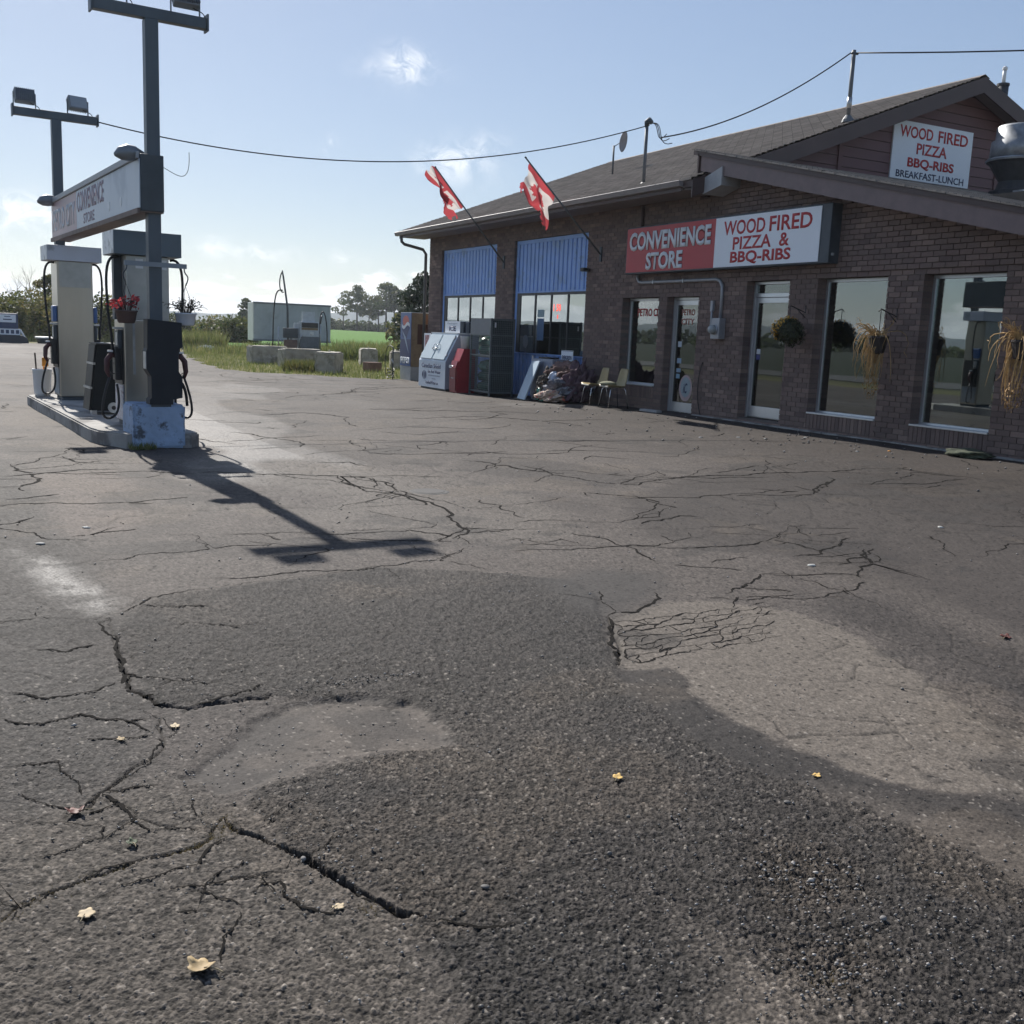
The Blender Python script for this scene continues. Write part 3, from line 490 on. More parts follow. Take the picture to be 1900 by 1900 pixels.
def build_land():
    angs=np.linspace(-180,180,361); rad=np.concatenate([[0.5,8],np.geomspace(14,3000,110)])
    A,Rr=np.meshgrid(np.radians(angs)+YAW,rad); x=(np.sin(A)*Rr).ravel(); y=(np.cos(A)*Rr).ravel(); z=terr(x,y)
    z=z-.12*((x<13)&(y<30)&(x>-9))-.25*((x<14)&(y<27)&(x>-5)&(y>-23))
    nr,na=Rr.shape; j=np.arange(nr*na).reshape(nr,na); q=np.stack([j[:-1,:-1],j[1:,:-1],j[1:,1:],j[:-1,1:]],-1).reshape(-1,4)
    me=np_mesh('grass_field',np.stack([x,y,z],1),q)
    m=bpy.data.materials.new('grass_ground'); m.use_nodes=True; t=m.node_tree; b=t.nodes['Principled BSDF']; geo=nd(t,'ShaderNodeNewGeometry'); P=geo.outputs['Position']
    s=nd(t,'ShaderNodeSeparateXYZ'); t.links.new(P,s.inputs[0])
    n1=noise(t,P,.35,6,.65); n2=noise(t,P,3,5,.7)
    rp=nd(t,'ShaderNodeValToRGB'); e=rp.color_ramp; e.elements[0].color=(.10,.10,.038,1); e.elements[0].position=.3; e.elements[1].color=(.22,.20,.08,1); e.elements[1].position=.7; t.links.new(mth(t,'ADD',mth(t,'MULTIPLY',n1,.5),mth(t,'MULTIPLY',n2,.5)),rp.inputs[0])
    dk=smooth(t,s.outputs[0],-6,-16)
    crop=smooth(t,mth(t,'ADD',s.outputs[1],mth(t,'MULTIPLY',n1,3.0)),71,75)
    cm=nd(t,'ShaderNodeMix',data_type='RGBA'); t.links.new(mth(t,'MULTIPLY',crop,smooth(t,s.outputs[0],8,16)),cm.inputs[0]); t.links.new(rp.outputs[0],cm.inputs[6])
    gr=nd(t,'ShaderNodeVectorMath',operation='SCALE'); gr.inputs[0].default_value=(.075,.19,.012); t.links.new(mth(t,'MULTIPLY_ADD',n2,.5,.7),gr.inputs['Scale']); t.links.new(gr.outputs[0],cm.inputs[7])
    dm=nd(t,'ShaderNodeMix',data_type='RGBA'); t.links.new(dk,dm.inputs[0]); t.links.new(cm.outputs[2],dm.inputs[6]); dm.inputs[7].default_value=(.030,.040,.022,1); t.links.new(dm.outputs[2],b.inputs['Base Color']); b.inputs['Roughness'].default_value=.9; b.inputs['Specular IOR Level'].default_value=.15
    bn=nd(t,'ShaderNodeBump'); bn.inputs['Distance'].default_value=.12; bn.inputs['Strength'].default_value=.8; t.links.new(n2,bn.inputs['Height']); t.links.new(bn.outputs[0],b.inputs['Normal'])
    tag(link('grass_field',me,m,None,True),'green crop field and rough grass beyond the forecourt','field',kind='structure')
    # low wooded hills on the horizon
    a=np.radians(np.linspace(0,360,721)); H=9+26*fbm(np.cos(a)*5+9,np.sin(a)*5+9,4,211)+5*vnoise(np.cos(a)*60+99,np.sin(a)*60+99,3)
    V=[];F=[]
    prof=[(1500,-4,0),(1560,0,.7),(1640,0,1.0),(1900,0,.8),(2100,-5,0)]
    for rr_,o_,k in prof:
        V.append(np.stack([np.sin(a)*rr_,np.cos(a)*rr_,o_+H*k],1))
    n=len(a); V=np.concatenate(V); j=np.arange(len(prof)*n).reshape(len(prof),n); q=np.stack([j[:-1,:-1],j[:-1,1:],j[1:,1:],j[1:,:-1]],-1).reshape(-1,4)
    hm=M('far_woodland',(.05,.075,.07),.95,var=.35,scale=.05,spec=.05)
    tag(link('hills',np_mesh('hills',V,q[:,::-1]),hm,None,True),'low wooded hills along the horizon','hills',kind='structure')
build_land()

rd=MB(); rd.add([(-21,-140,.0),(-13,-140,.0),(-13,260,.0),(-21,260,.0),(-21,-140,-.3),(-13,-140,-.3),(-13,260,-.3),(-21,260,-.3)],[(0,1,2,3),(0,4,5,1),(1,5,6,2),(2,6,7,3),(3,7,4,0)])
tag(rd.build('road',M('road_asphalt',(.06,.058,.056),.85,var=.15,scale=.5)),'two lane road running past the forecourt to the left of the view','road',kind='structure')

# near-black hairline cracks: thin ragged ribbons lying in the surface
def build_cracklines():
    rr=random.Random(404); V=[];F=[]
    def zat(x,y,rad):
        r_=math.hypot(x,y); an=(math.degrees(math.atan2(x,y)-YAW)+180)%360-180
        i=int(np.searchsorted(GRID['rad'],r_)); j=int(np.searchsorted(GRID['ang'],an)); return float(GRID['z'][max(0,i-1):i+1,max(0,j-1):j+1].max())
    def rib(pts,w,depth=0):
        pts=[Vector((p[0],p[1],0)) for p in pts]; r_=max(1.5,pts[0].length); step=.022*r_/3
        for it in range(9):                           # fractal wander
            out=[pts[0]]; more=False
            for a,b in zip(pts[:-1],pts[1:]):
                L_=(b-a).length
                if L_>step: n_=Vector((-(b-a).y,(b-a).x,0)); out.append((a+b)/2+n_*rr.gauss(0,.085)); more=True
                out.append(b)
            pts=out
            if not more: break
        n=len(pts); base=len(V); ww=w
        for i,p in enumerate(pts):
            t_=(pts[min(i+1,n-1)]-pts[max(i-1,0)]); t_=t_.normalized() if t_.length>1e-9 else Vector((1,0,0)); s_=Vector((-t_.y,t_.x,0))
            ww=min(max(ww*rr.uniform(.72,1.38),w*.25),w*1.9); e=min(1,(min(i,n-1-i)+.3)/(n*.12)); h_=ww*e*.5; z_=zat(p.x,p.y,0)+.0012
            a=p+s_*h_; b=p-s_*h_; V.append((a.x,a.y,z_)); V.append((b.x,b.y,z_))
            if i: F.append((base+2*i-2,base+2*i-1,base+2*i+1,base+2*i))
            if depth<2 and 2<i<n-2 and rr.random()<(.035 if depth==0 else .02):
                L_=rr.uniform(.12,.6)*r_/5; an=math.atan2(t_.y,t_.x)+rr.choice((-1,1))*rr.uniform(.5,1.4); q=p+Vector((math.cos(an)*L_,math.sin(an)*L_,0)); rib([p,p.lerp(q,.5)+Vector((rr.gauss(0,.05)*L_,rr.gauss(0,.05)*L_,0)),q],w*.55,depth+1)
    for pts in FINE:
        r_=math.hypot(*pts[0]); rib(pts,.0036+.0009*r_)
    for ci,(pts,w_,d_) in enumerate(CRACKS):
        r_=math.hypot(*pts[0])
        if 9<=ci<=14: continue
        if r_>3.2: rib(pts,.005+.0012*r_)
        else: rib(pts,.004)
    A,B,C_,D_=[Vector((p[0],p[1],0)) for p in ALLIG]; nc,nr_=9,7; G_={}
    for i in range(nr_+1):
        for j in range(nc+1):
            u=(j+rr.uniform(-.3,.3)+(.5 if i%2 else 0))/nc; v=(i+rr.uniform(-.3,.3))/nr_; u=min(max(u,0),1.05); G_[i,j]=(A*(1-u)+B*u)*(1-v)+(D_*(1-u)+C_*u)*v
    for i in range(nr_+1):
        for j in range(nc+1):
            fade=1-.55*j/nc
            if j<nc and rr.random()<.93*fade+.25: rib([G_[i,j],G_[i,j+1]],.0075*fade*rr.choice((.6,.9,1.5)),2)
            if i<nr_ and rr.random()<.85*fade: rib([G_[i,j],G_[i+1,j if i%2 else max(0,j-rr.randint(0,1))]],.0065*fade*rr.choice((.6,.9,1.4)),2)
    for i in range(150):                               # stray short cracks over the whole lot
        x=rr.uniform(-3,11); y=rr.uniform(5,34); L_=rr.uniform(.4,2.2); an=rr.uniform(0,3.14); q=(x+L_*math.cos(an),y+L_*.6*math.sin(an)); rib([(x,y),((x+q[0])/2+rr.gauss(0,.2),(y+q[1])/2+rr.gauss(0,.2)),q],.003+.0008*math.hypot(x,y))
    me=np_mesh('crack_ribbons',V,F); o=link('crack_ribbons',me,M('crack_black',(.016,.0145,.013),.95,var=.3,scale=20,spec=.05),bpy.data.objects['parking_lot']); tag(o,kind='stuff')
build_cracklines()
# ------------------------------------------------------------ the store: brick front along x = 12.5, facing -x
FX=12.5
def zr(y): return 4.94-.23*(15.85-y)          # roof edge of the lower front part
brickm=bpy.data.materials.new('brick'); brickm.use_nodes=True
t=brickm.node_tree; b=t.nodes['Principled BSDF']
at=nd(t,'ShaderNodeAttribute',attribute_name='bc'); oi=nd(t,'ShaderNodeObjectInfo')
fr=mth(t,'FRACT',mth(t,'ADD',at.outputs['Fac'],oi.outputs['Random']))
rp=nd(t,'ShaderNodeValToRGB'); e=rp.color_ramp; e.elements[0].color=(.14,.102,.092,1); e.elements[1].color=(.26,.19,.16,1)
q=e.elements.new(.35); q.color=(.185,.136,.118,1); q=e.elements.new(.8); q.color=(.205,.145,.126,1)
t.links.new(fr,rp.inputs[0]); geo=nd(t,'ShaderNodeNewGeometry')
n1=noise(t,geo.outputs['Position'],30,5,.7); st=noise(t,geo.outputs['Position'],.8,4,.6)
sc=nd(t,'ShaderNodeVectorMath',operation='SCALE'); t.links.new(rp.outputs[0],sc.inputs[0]); t.links.new(mth(t,'ADD',mth(t,'MULTIPLY_ADD',n1,.6,.40),mth(t,'MULTIPLY_ADD',st,.5,.05)),sc.inputs['Scale']); t.links.new(sc.outputs[0],b.inputs['Base Color']); b.inputs['Roughness'].default_value=.85; b.inputs['Specular IOR Level'].default_value=.25
bn=nd(t,'ShaderNodeBump'); bn.inputs['Distance'].default_value=.004; bn.inputs['Strength'].default_value=.6; t.links.new(noise(t,geo.outputs['Position'],90,4,.7),bn.inputs['Height']); t.links.new(bn.outputs[0],b.inputs['Normal'])
mortar=M('mortar',(.15,.128,.115),.95,var=.2,scale=12,spec=.1)
brownm=M('brown_metal',(.085,.055,.050),.5,var=.15,scale=2)
soffitm=M('soffit',(.20,.165,.155),.7,var=.12,scale=2)
winglass=glassmat('window_glass',.19,(.5,.54,.54)); doorglass=glassmat('door_glass',.12,(.45,.48,.48))
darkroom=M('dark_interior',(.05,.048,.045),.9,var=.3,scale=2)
store=thing('store_building','long brown brick store with blue garage bays and brown shingle roof','building',(0,0,0))
OPEN={'d1':(16.29,17.31,.12,2.38),'w1':(17.60,18.90,.62,2.37),'d2':(13.82,14.92,.22,2.67),'w3':(11.68,13.16,.45,2.65),'w4':(9.63,11.0,.47,2.65),'w5':(7.3,8.7,.47,2.65),'g1':(24.95,28.5,.02,3.86),'g2':(20.42,23.95,.02,3.83)}
PB=.0815
snap=lambda z:.03+round((z-.025)/PB)*PB-.005
OPEN={k:(o[0],o[1],snap(o[2]) if o[2]>.3 else o[2],snap(o[3])) for k,o in OPEN.items()}
YN,YF,YJ=6.6,29.4,16.0
def build_brick_wall():
    core=MB(); e_=.008
    br=sorted({YN,YF,YJ}|{v+(-e_ if i==0 else e_) for o in OPEN.values() for i,v in enumerate(o[:2])})
    for y0,y1 in zip(br[:-1],br[1:]):
        ym=(y0+y1)/2; z=-.05
        tops=(lambda y: zr(y)-.06) if ym<YJ else (lambda y:4.27)
        for o in sorted([o for o in OPEN.values() if o[0]<ym<o[1]],key=lambda o:o[2]):
            if o[2]-z>.02: core.box(FX+.012,FX+.27,y0,y1,z,o[2]-e_)
            z=o[3]+e_
        core.prism([(y0,z),(y1,z),(y1,tops(y1)),(y0,tops(y0))],'x',FX+.012,FX+.27)
    wall=core.build('brick_wall',mortar,store)
    P=.0815; Hh=.0715; Lp=.224; Ln=.214
    bricks=[]
    def put(y0,y1,z0,z1,deep=False,dx=0.0):
        if y1-y0<.02: return
        x0=FX+dx-random.uniform(0,.0035)
        bricks.append((x0,FX+(.235 if deep else .06),y0,y1,z0,z1))
    nrow=int(5.0/P)
    for r in range(nrow):
        z0=.03+r*P; z1=z0+Hh; off=(r%2)*Lp/2
        spans=[(YN,YF)]
        for o in OPEN.values():
            lo=o[2]-(3*PB if o[2]>.3 else 0)
            if z1>lo+.01 and z0<o[3]-.01:
                ns=[]
                for a,b_ in spans:
                    if o[1]<=a or o[0]>=b_: ns.append((a,b_)); continue
                    if o[0]>a: ns.append((a,o[0]))
                    if o[1]<b_: ns.append((o[1],b_))
                spans=ns
        oe=[o[1] for o in OPEN.values() if z1>o[2] and z0<o[3]]
        for a,b_ in spans:
            k=math.floor((a-off)/Lp); y=off+k*Lp
            while y<b_:
                y0=max(a,y); y1=min(b_,y+Ln); y+=Lp
                if y1<=y0: continue
                top=(zr(y0)-.28) if y1<=YJ else 4.26
                if z1>top: continue
                dx=-.03 if (z0>2.68 and y1<15.78) else 0.0
                put(y0,y1,z0,z1,any(abs(y0-v)<1e-4 for v in oe),dx)
    for k in('w1','w3','w4','w5'):        # soldier courses under the sills
        o=OPEN[k]; n=round((o[1]-o[0])/P); w=(o[1]-o[0])/n
        for i in range(n): put(o[0]+i*w,o[0]+(i+1)*w-.01,o[2]-3*PB+.007,o[2]-.006)
    vis=[b_ for b_ in bricks if b_[2]>8.85 and b_[4]>.12]
    vis.sort(key=lambda b_:b_[2]+abs(b_[4]-1.3)*.55-(.5 if b_[3]-b_[2]>.2 else 0)); near=set(vis[:300])
    rest=MB()
    for b_ in bricks:
        if b_ in near: continue
        rest.c=random.random(); rest.box(*b_)
    tag(rest.build('brick_courses',brickm,wall,attr='bc'),kind='stuff')
    cache={}
    for b_ in near:
        dims=tuple(round(v,3) for v in (b_[1]-b_[0],b_[3]-b_[2],b_[5]-b_[4]))
        key=(round(dims[0],2),)+dims[1:]
        if key not in cache:
            q_=MB(); q_.bbox(0,key[0],0,dims[1],0,dims[2],b=.0025); me=bpy.data.meshes.new('brick'); me.from_pydata(q_.v,[],q_.f); me.materials.append(brickm); cache[key]=me
        o=bpy.data.objects.new('brick',cache[key]); COL.objects.link(o); o.parent=wall; o.location=(b_[0],b_[2],b_[4])
    # concrete footing
    box('footing',concrete,wall,FX-.07,FX+.02,YN,16.2,-.1,.155,b=.015)
build_brick_wall()
# remaining walls, rooms
back=MB(); back.box(FX+.27,26,YF-.22,YF,-.05,4.3); back.box(25.8,26,YN,YF-.22,-.05,4.3); back.box(FX+.27,25.8,YN,YN+.22,-.05,zr(YN)-.05); back.build('rear_wall',mortar,store)
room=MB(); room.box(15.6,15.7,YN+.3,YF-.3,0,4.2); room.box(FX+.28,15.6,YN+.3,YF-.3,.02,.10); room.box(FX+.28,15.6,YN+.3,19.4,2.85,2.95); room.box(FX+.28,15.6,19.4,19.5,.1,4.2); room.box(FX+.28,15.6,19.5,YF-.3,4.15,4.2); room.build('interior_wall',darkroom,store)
def shingle_mat():
    m=bpy.data.materials.new('shingles'); m.use_nodes=True; t=m.node_tree; b=t.nodes['Principled BSDF']; geo=nd(t,'ShaderNodeNewGeometry'); s=nd(t,'ShaderNodeSeparateXYZ'); t.links.new(geo.outputs['Position'],s.inputs[0])
    br=nd(t,'ShaderNodeTexBrick'); br.inputs['Scale'].default_value=1; br.inputs['Brick Width'].default_value=.30; br.inputs['Row Height'].default_value=.1296; br.inputs['Mortar Size'].default_value=.004
    br.inputs['Color1'].default_value=(.25,.22,.195,1); br.inputs['Color2'].default_value=(.34,.30,.265,1); br.inputs['Mortar'].default_value=(.05,.045,.04,1)
    t.links.new(vec(t,s.outputs[1],s.outputs[0]),br.inputs['Vector'])
    n=noise(t,geo.outputs['Position'],1.2,5,.65); n2=noise(t,geo.outputs['Position'],60,4,.7)
    sc=nd(t,'ShaderNodeVectorMath',operation='SCALE'); t.links.new(br.outputs['Color'],sc.inputs[0]); t.links.new(mth(t,'ADD',mth(t,'MULTIPLY',n,.8),mth(t,'MULTIPLY_ADD',n2,.7,.25)),sc.inputs['Scale']); t.links.new(sc.outputs[0],b.inputs['Base Color']); b.inputs['Roughness'].default_value=.9; b.inputs['Specular IOR Level'].default_value=.3
    bn=nd(t,'ShaderNodeBump'); bn.inputs['Distance'].default_value=.006; bn.inputs['Strength'].default_value=.7; t.links.new(n2,bn.inputs['Height']); t.links.new(bn.outputs[0],b.inputs['Normal']); return m
shing=shingle_mat()
def build_roof():
    EX,EZ,RX,RZ,Y0,Y1=11.72,4.42,19.0,7.2,15.72,29.9
    q=MB(); q.prism([(EX,EZ-.03),(RX,RZ-.03),(26.28,EZ-.03),(26.28,EZ-.15),(RX,RZ-.15),(EX,EZ-.15)],'y',Y0,Y1); roof=q.build('roof',brownm,store)
    c=MB(); n=56
    for i in range(n):
        a,b_=i/n,(i+1)/n; xa,xb=EX-.03+(RX-EX)*a,EX+(RX-EX)*b_; za,zb=EZ+(RZ-EZ)*a,EZ+(RZ-EZ)*b_
        segs=9; 
        for k in range(segs):
            ya=Y0-.02+(Y1-Y0+.04)*k/segs; yb=Y0-.02+(Y1-Y0+.04)*(k+1)/segs; j=random.uniform(-.004,.004)
            c.add([(xa,ya,za+.016+j),(xa,yb,za+.016+j),(xb+.01,yb,zb+.002+j),(xb+.01,ya,zb+.002+j),(xa,ya,za-.028),(xa,yb,za-.028)],[(0,3,2,1),(4,0,1,5)])
    c.quad((RX,Y0-.02,RZ),(26.3,Y0-.02,EZ),(26.3,Y1,EZ),(RX,Y1,RZ)); c.quad((RX-.15,Y0-.02,RZ-.03),(RX,Y0-.02,RZ+.035),(RX,Y1+.02,RZ+.035),(RX-.15,Y1+.02,RZ-.03)); c.quad((RX,Y0-.02,RZ+.035),(RX+.15,Y0-.02,RZ-.03),(RX+.15,Y1+.02,RZ-.03),(RX,Y1+.02,RZ+.035))
    tag(c.build('shingle_courses',shing,roof),kind='stuff')
    # rake boards, soffits, gutter
    for s in(1,-1):
        r=MB(); xe=EX if s==1 else 26.28
        r.prism([(xe,EZ-.02),(RX,RZ-.02),(RX,RZ-.33),(xe,EZ-.33)],'y',Y0-.035,Y0+.0); r.build('rake_board',brownm,roof)
        r=MB(); r.prism([(xe+.05*s,EZ-.155),(RX,RZ-.155),(RX,RZ-.19),(xe+.05*s,EZ-.19)],'y',Y0+.003,16.13); r.build('rake_soffit',soffitm,roof)
    g=MB(); g.prism([(EX-.10,EZ-.02),(EX-.115,EZ-.03),(EX-.09,EZ-.12),(EX-.01,EZ-.13),(EX-.01,EZ-.04),(EX-.085,EZ-.035)],'y',15.95,30.05); gut=g.build('gutter',M('gutter_paint',(.26,.23,.22),.35,var=.1),roof)
    box('eave_soffit',soffitm,roof,EX+.002,FX-.005,16.0,29.85,4.245,4.265)
    box('fascia',brownm,roof,EX-.008,EX+.0,16.0,29.9,4.22,4.40)
    # downpipe at the far corner
    tube('downpipe',M('downpipe_paint',(.10,.095,.09),.45),roof,[(11.70,29.72,4.27),(11.72,29.72,4.12),(11.80,29.70,4.05),(12.35,29.58,3.93),(12.44,29.56,3.8),(12.44,29.56,2.5),(12.44,29.56,.12)],.045,10)
    # gable wall of planks
    gw=MB(); gw.prism([(12.4,4.2),(RX,RZ-.2),(25.6,4.2)],'y',16.16,16.3); gwo=gw.build('gable_wall',brownm,store)
    pm=M('mauve_siding',(.165,.085,.085),.6,var=.12,scale=3,stretch=(.2,1,1))
    z=4.30; ph=.20
    k=(RZ-EZ)/(RX-EX)
    while z<6.85:
        z1=min(z+ph-.012,6.9); xl=lambda zz: EX+(zz-EZ+.2)/k
        a0,a1=xl(z),xl(z1); MB().add([(a0,16.135,z),(38-a0,16.135,z),(38-a1,16.15,z1),(a1,16.15,z1),(a0,16.16,z),(38-a0,16.16,z),(38-a1,16.16,z1),(a1,16.16,z1)],[(0,1,2,3),(4,7,6,5),(0,4,5,1),(3,2,6,7),(0,3,7,4),(1,5,6,2)]).build('plank',pm,gwo); z+=ph
    for xx in(15.6,20.2): box('batten',pm,gwo,xx-.05,xx+.05,16.11,16.134,4.5,4.62+k*(min(xx,38-xx)-EX)-.42)
    # lower front roof: slopes down towards the near end
    f=MB(); f.prism([(YN-.3,zr(YN-.3)-.02),(16.12,zr(16.12)-.02),(16.12,zr(16.12)-.10),(YN-.3,zr(YN-.3)-.10)],'x',12.02,26.1); lr=f.build('front_roof',brownm,store)
    c=MB(); n=70
    for i in range(n):
        ya=YN-.33+(16.13-YN+.33)*i/n; yb=YN-.33+(16.13-YN+.33)*(i+1)/n; j=random.uniform(-.012,.006); xo=11.99+random.uniform(-.02,.015)
        c.add([(xo,ya,zr(ya)+.014),(26.1,ya,zr(ya)+.014),(26.1,yb+.01,zr(yb)+.0),(xo,yb+.01,zr(yb)+.0),(xo,ya,zr(ya)-.015),(xo,yb,zr(yb)-.018),(26.1,ya,zr(ya)-.016)],[(0,1,2,3),(4,0,3,5),(4,6,1,0)])
    tag(c.build('shingle_courses',shing,lr),kind='stuff')
    f=MB(); f.prism([(YN-.3,zr(YN-.3)-.022),(15.92,zr(15.92)-.022),(15.92,zr(15.92)-.36),(YN-.3,zr(YN-.3)-.36)],'x',12.05,12.09); f.build('fascia',M('fascia_paint',(.19,.135,.13),.5,var=.12),lr)
    f=MB(); f.prism([(YN-.3,zr(YN-.3)-.33),(15.9,zr(15.9)-.33),(15.9,zr(15.9)-.35),(YN-.3,zr(YN-.3)-.35)],'x',12.093,12.465); f.build('soffit',soffitm,lr)
    MB().add([(12.02,15.95,zr(15.9)-.05),(12.02,15.95,4.44),(12.5,15.95,4.44),(12.5,15.95,zr(15.9)-.05),(12.02,15.99,zr(15.9)-.05),(12.02,15.99,4.44),(12.5,15.99,4.44),(12.5,15.99,zr(15.9)-.05)],[(0,1,2,3),(4,7,6,5),(0,4,5,1),(1,5,6,2),(0,3,7,4)]).build('end_board',brownm,lr)
    MB().add([(11.98,15.72,4.44),(12.02,15.26,4.60),(12.02,15.26,4.28),(11.98,15.72,4.16),(12.45,15.72,4.44),(12.45,15.26,4.60),(12.45,15.26,4.28),(12.45,15.72,4.16)],[(0,1,2,3),(4,7,6,5),(0,4,5,1),(3,2,6,7),(0,3,7,4),(1,5,6,2)]).build('return_panel',M('pale_panel',(.42,.42,.42),.5),lr)
build_roof()
# ---- glazing
def window(key,label,recess=.19,posters=()):
    y0,y1,z0,z1=OPEN[key]; x=FX+recess
    w=box('shop_window',alu,store,x+.065,x+.075,y0+.02,y1-.02,z0+.01,z0+.02); w['label']=label
    for a in((y0,y0+.055,z0,z1),(y1-.055,y1,z0,z1),(y0+.057,y1-.057,z1-.055,z1),(y0+.057,y1-.057,z0,z0+.05)): box('frame',alu,w,x,x+.06,*a,b=.004)
    box('pane',winglass,w,x+.025,x+.035,y0+.056,y1-.056,z0+.051,z1-.056)
    box('sill',alu,w,FX-.02,x-.002,y0+.004,y1-.004,z0-.006,z0+.022,b=.004)
    return w,x
w1,x1=window('w1','small window beside the first door with red lettering')
text('window_lettering','PETRO',redp,w1,(x1+.022,18.62,2.02),'X',.52,.16,.02,.002); text('window_lettering','CITY',redp,w1,(x1+.022,18.05,2.02),'X',.36,.16,.02,.002)
w3,x3=window('w3','tall dark window beside the meter pier'); w4,x4=window('w4','tall dark window nearest the viewer'); w5,x5=window('w5','window beyond the right edge')
for zz,c in((.70,(.55,.58,.6)),(1.12,(.5,.54,.55))): box('poster',M('poster_%d'%int(zz*100),c,.6),w1,x1+.042,x1+.046,17.70,17.96,zz,zz+.38)
for zz in(.86,1.28): MB().lathe([(.055,0),(.055,.004)],0,0,14).build('roundel',navy,w1).matrix_local=Matrix.Translation((x1+.040,17.84,zz+.06))@Matrix.Rotation(-math.pi/2,4,'Y')
box('stacked_goods',M('goods_red',(.30,.04,.03),.6),w1,x1+.12,x1+.3,18.0,18.25,.68,1.0); box('stacked_goods',M('goods_yellow',(.4,.3,.05),.6),w1,x1+.12,x1+.3,18.05,18.6,1.0,1.15); box('stacked_goods',M('goods_dark',(.06,.07,.1),.6),w1,x1+.12,x1+.3,18.3,18.75,.68,.98)
box('paper_box',whitepanel,w3,x3+.08,x3+.2,12.78,12.98,.50,.80); box('blue_bin',M('bin_blue',(.10,.16,.24),.5),w3,x3+.1,x3+.35,11.78,12.0,.5,.95); box('wood_box',M('tan_wood',(.25,.17,.08),.6),w3,x3+.1,x3+.3,12.02,12.2,.5,1.1)
def door(key,ztop,label,lab2=None):
    y0,y1,z0,z1=OPEN[key]; x=FX+.17
    d=box('shop_door',alu,store,x+.08,x+.09,y0+.03,y1-.03,z0+.004,z0+.012); d['label']=label
    for a in((y0,y0+.05,z0,z1),(y1-.05,y1,z0,z1),(y0+.052,y1-.052,z1-.05,z1)): box('frame',alu,d,x,x+.09,*a,b=.004)
    if ztop<z1-.1:
        box('frame',alu,d,x,x+.09,y0+.052,y1-.052,ztop,ztop+.07,b=.004); box('pane',doorglass,d,x+.04,x+.05,y0+.053,y1-.053,ztop+.072,z1-.052)
    else: ztop=z1-.05
    for a in((y0+.055,y0+.115,z0+.02,ztop-.006),(y1-.115,y1-.055,z0+.02,ztop-.006),(y0+.117,y1-.117,ztop-.10,ztop-.006),(y0+.117,y1-.117,z0+.02,z0+.21)): box('leaf_rail',alu,d,x+.015,x+.06,*a,b=.004)
    box('pane',doorglass,d,x+.033,x+.043,y0+.116,y1-.116,z0+.211,ztop-.101)
    n=7
    for i in range(n): zz=z0+.42+i*(ztop-z0-.65)/(n-1); box('bar',alu,d,x+.048,x+.056,y0+.118,y1-.118,zz-.008,zz+.008)
    return d,x
d1,xd=door('d1',2.3,'glass shop door with red and round stickers beside the small window')
red2=M('faded_red_sticker',(.45,.16,.13),.6)
for i,(s_,zz,hh) in enumerate((('PETRO',2.04,.12),('CITY',1.86,.12))): text('sticker_lettering',s_,red2,d1,(xd+.030,17.06,zz),'X',.42,hh,.02,.001)
ringm=M('ring_sticker',(.5,.36,.34),.6); 
def disc(name,mat,parent,x,y,z,ry,rz_,t_=.002,n=28):
    q=MB(); V=[(x,y,z)]; q.add([(x,y+ry*math.cos(2*math.pi*k/n),z+rz_*math.sin(2*math.pi*k/n)) for k in range(n)]+[(x-t_,y+ry*math.cos(2*math.pi*k/n),z+rz_*math.sin(2*math.pi*k/n)) for k in range(n)],[tuple(range(n,2*n))[::-1]]+[(k,(k+1)%n,(k+1)%n+n,k+n) for k in range(n)]); return q.build(name,mat,parent)
disc('round_sticker',ringm,d1,xd+.031,16.78,.62,.21,.26); disc('round_sticker',M('pale_sticker',(.32,.38,.40),.6),d1,xd+.028,16.78,.64,.16,.20); text('sticker_lettering','iC',navy,d1,(xd+.025,16.85,.52),'X',.13,.2,.02,.001,.2)
for yy,zz,w_,h_,c in((17.12,1.42,.12,.11,(.5,.55,.6)),(17.12,1.10,.14,.10,(.3,.4,.5)),(17.12,.92,.14,.08,(.25,.35,.45)),(17.12,.80,.12,.09,(.25,.4,.5)),(16.50,1.18,.10,.14,(.6,.6,.6))): box('sticker',M('sticker_%d'%int(zz*100),c,.6),d1,xd+.029,xd+.032,yy-w_,yy,zz,zz+h_)
d2,xd2=door('d2',2.36,'glass shop door with transom beside the yellow flower basket')
for zz,c in((1.36,(.6,.62,.65)),(1.26,(.05,.06,.2))): box('sticker',M('sticker_d%d'%int(zz*100),c,.6),d2,xd2+.029,xd2+.032,14.66,14.76,zz,zz+.09)
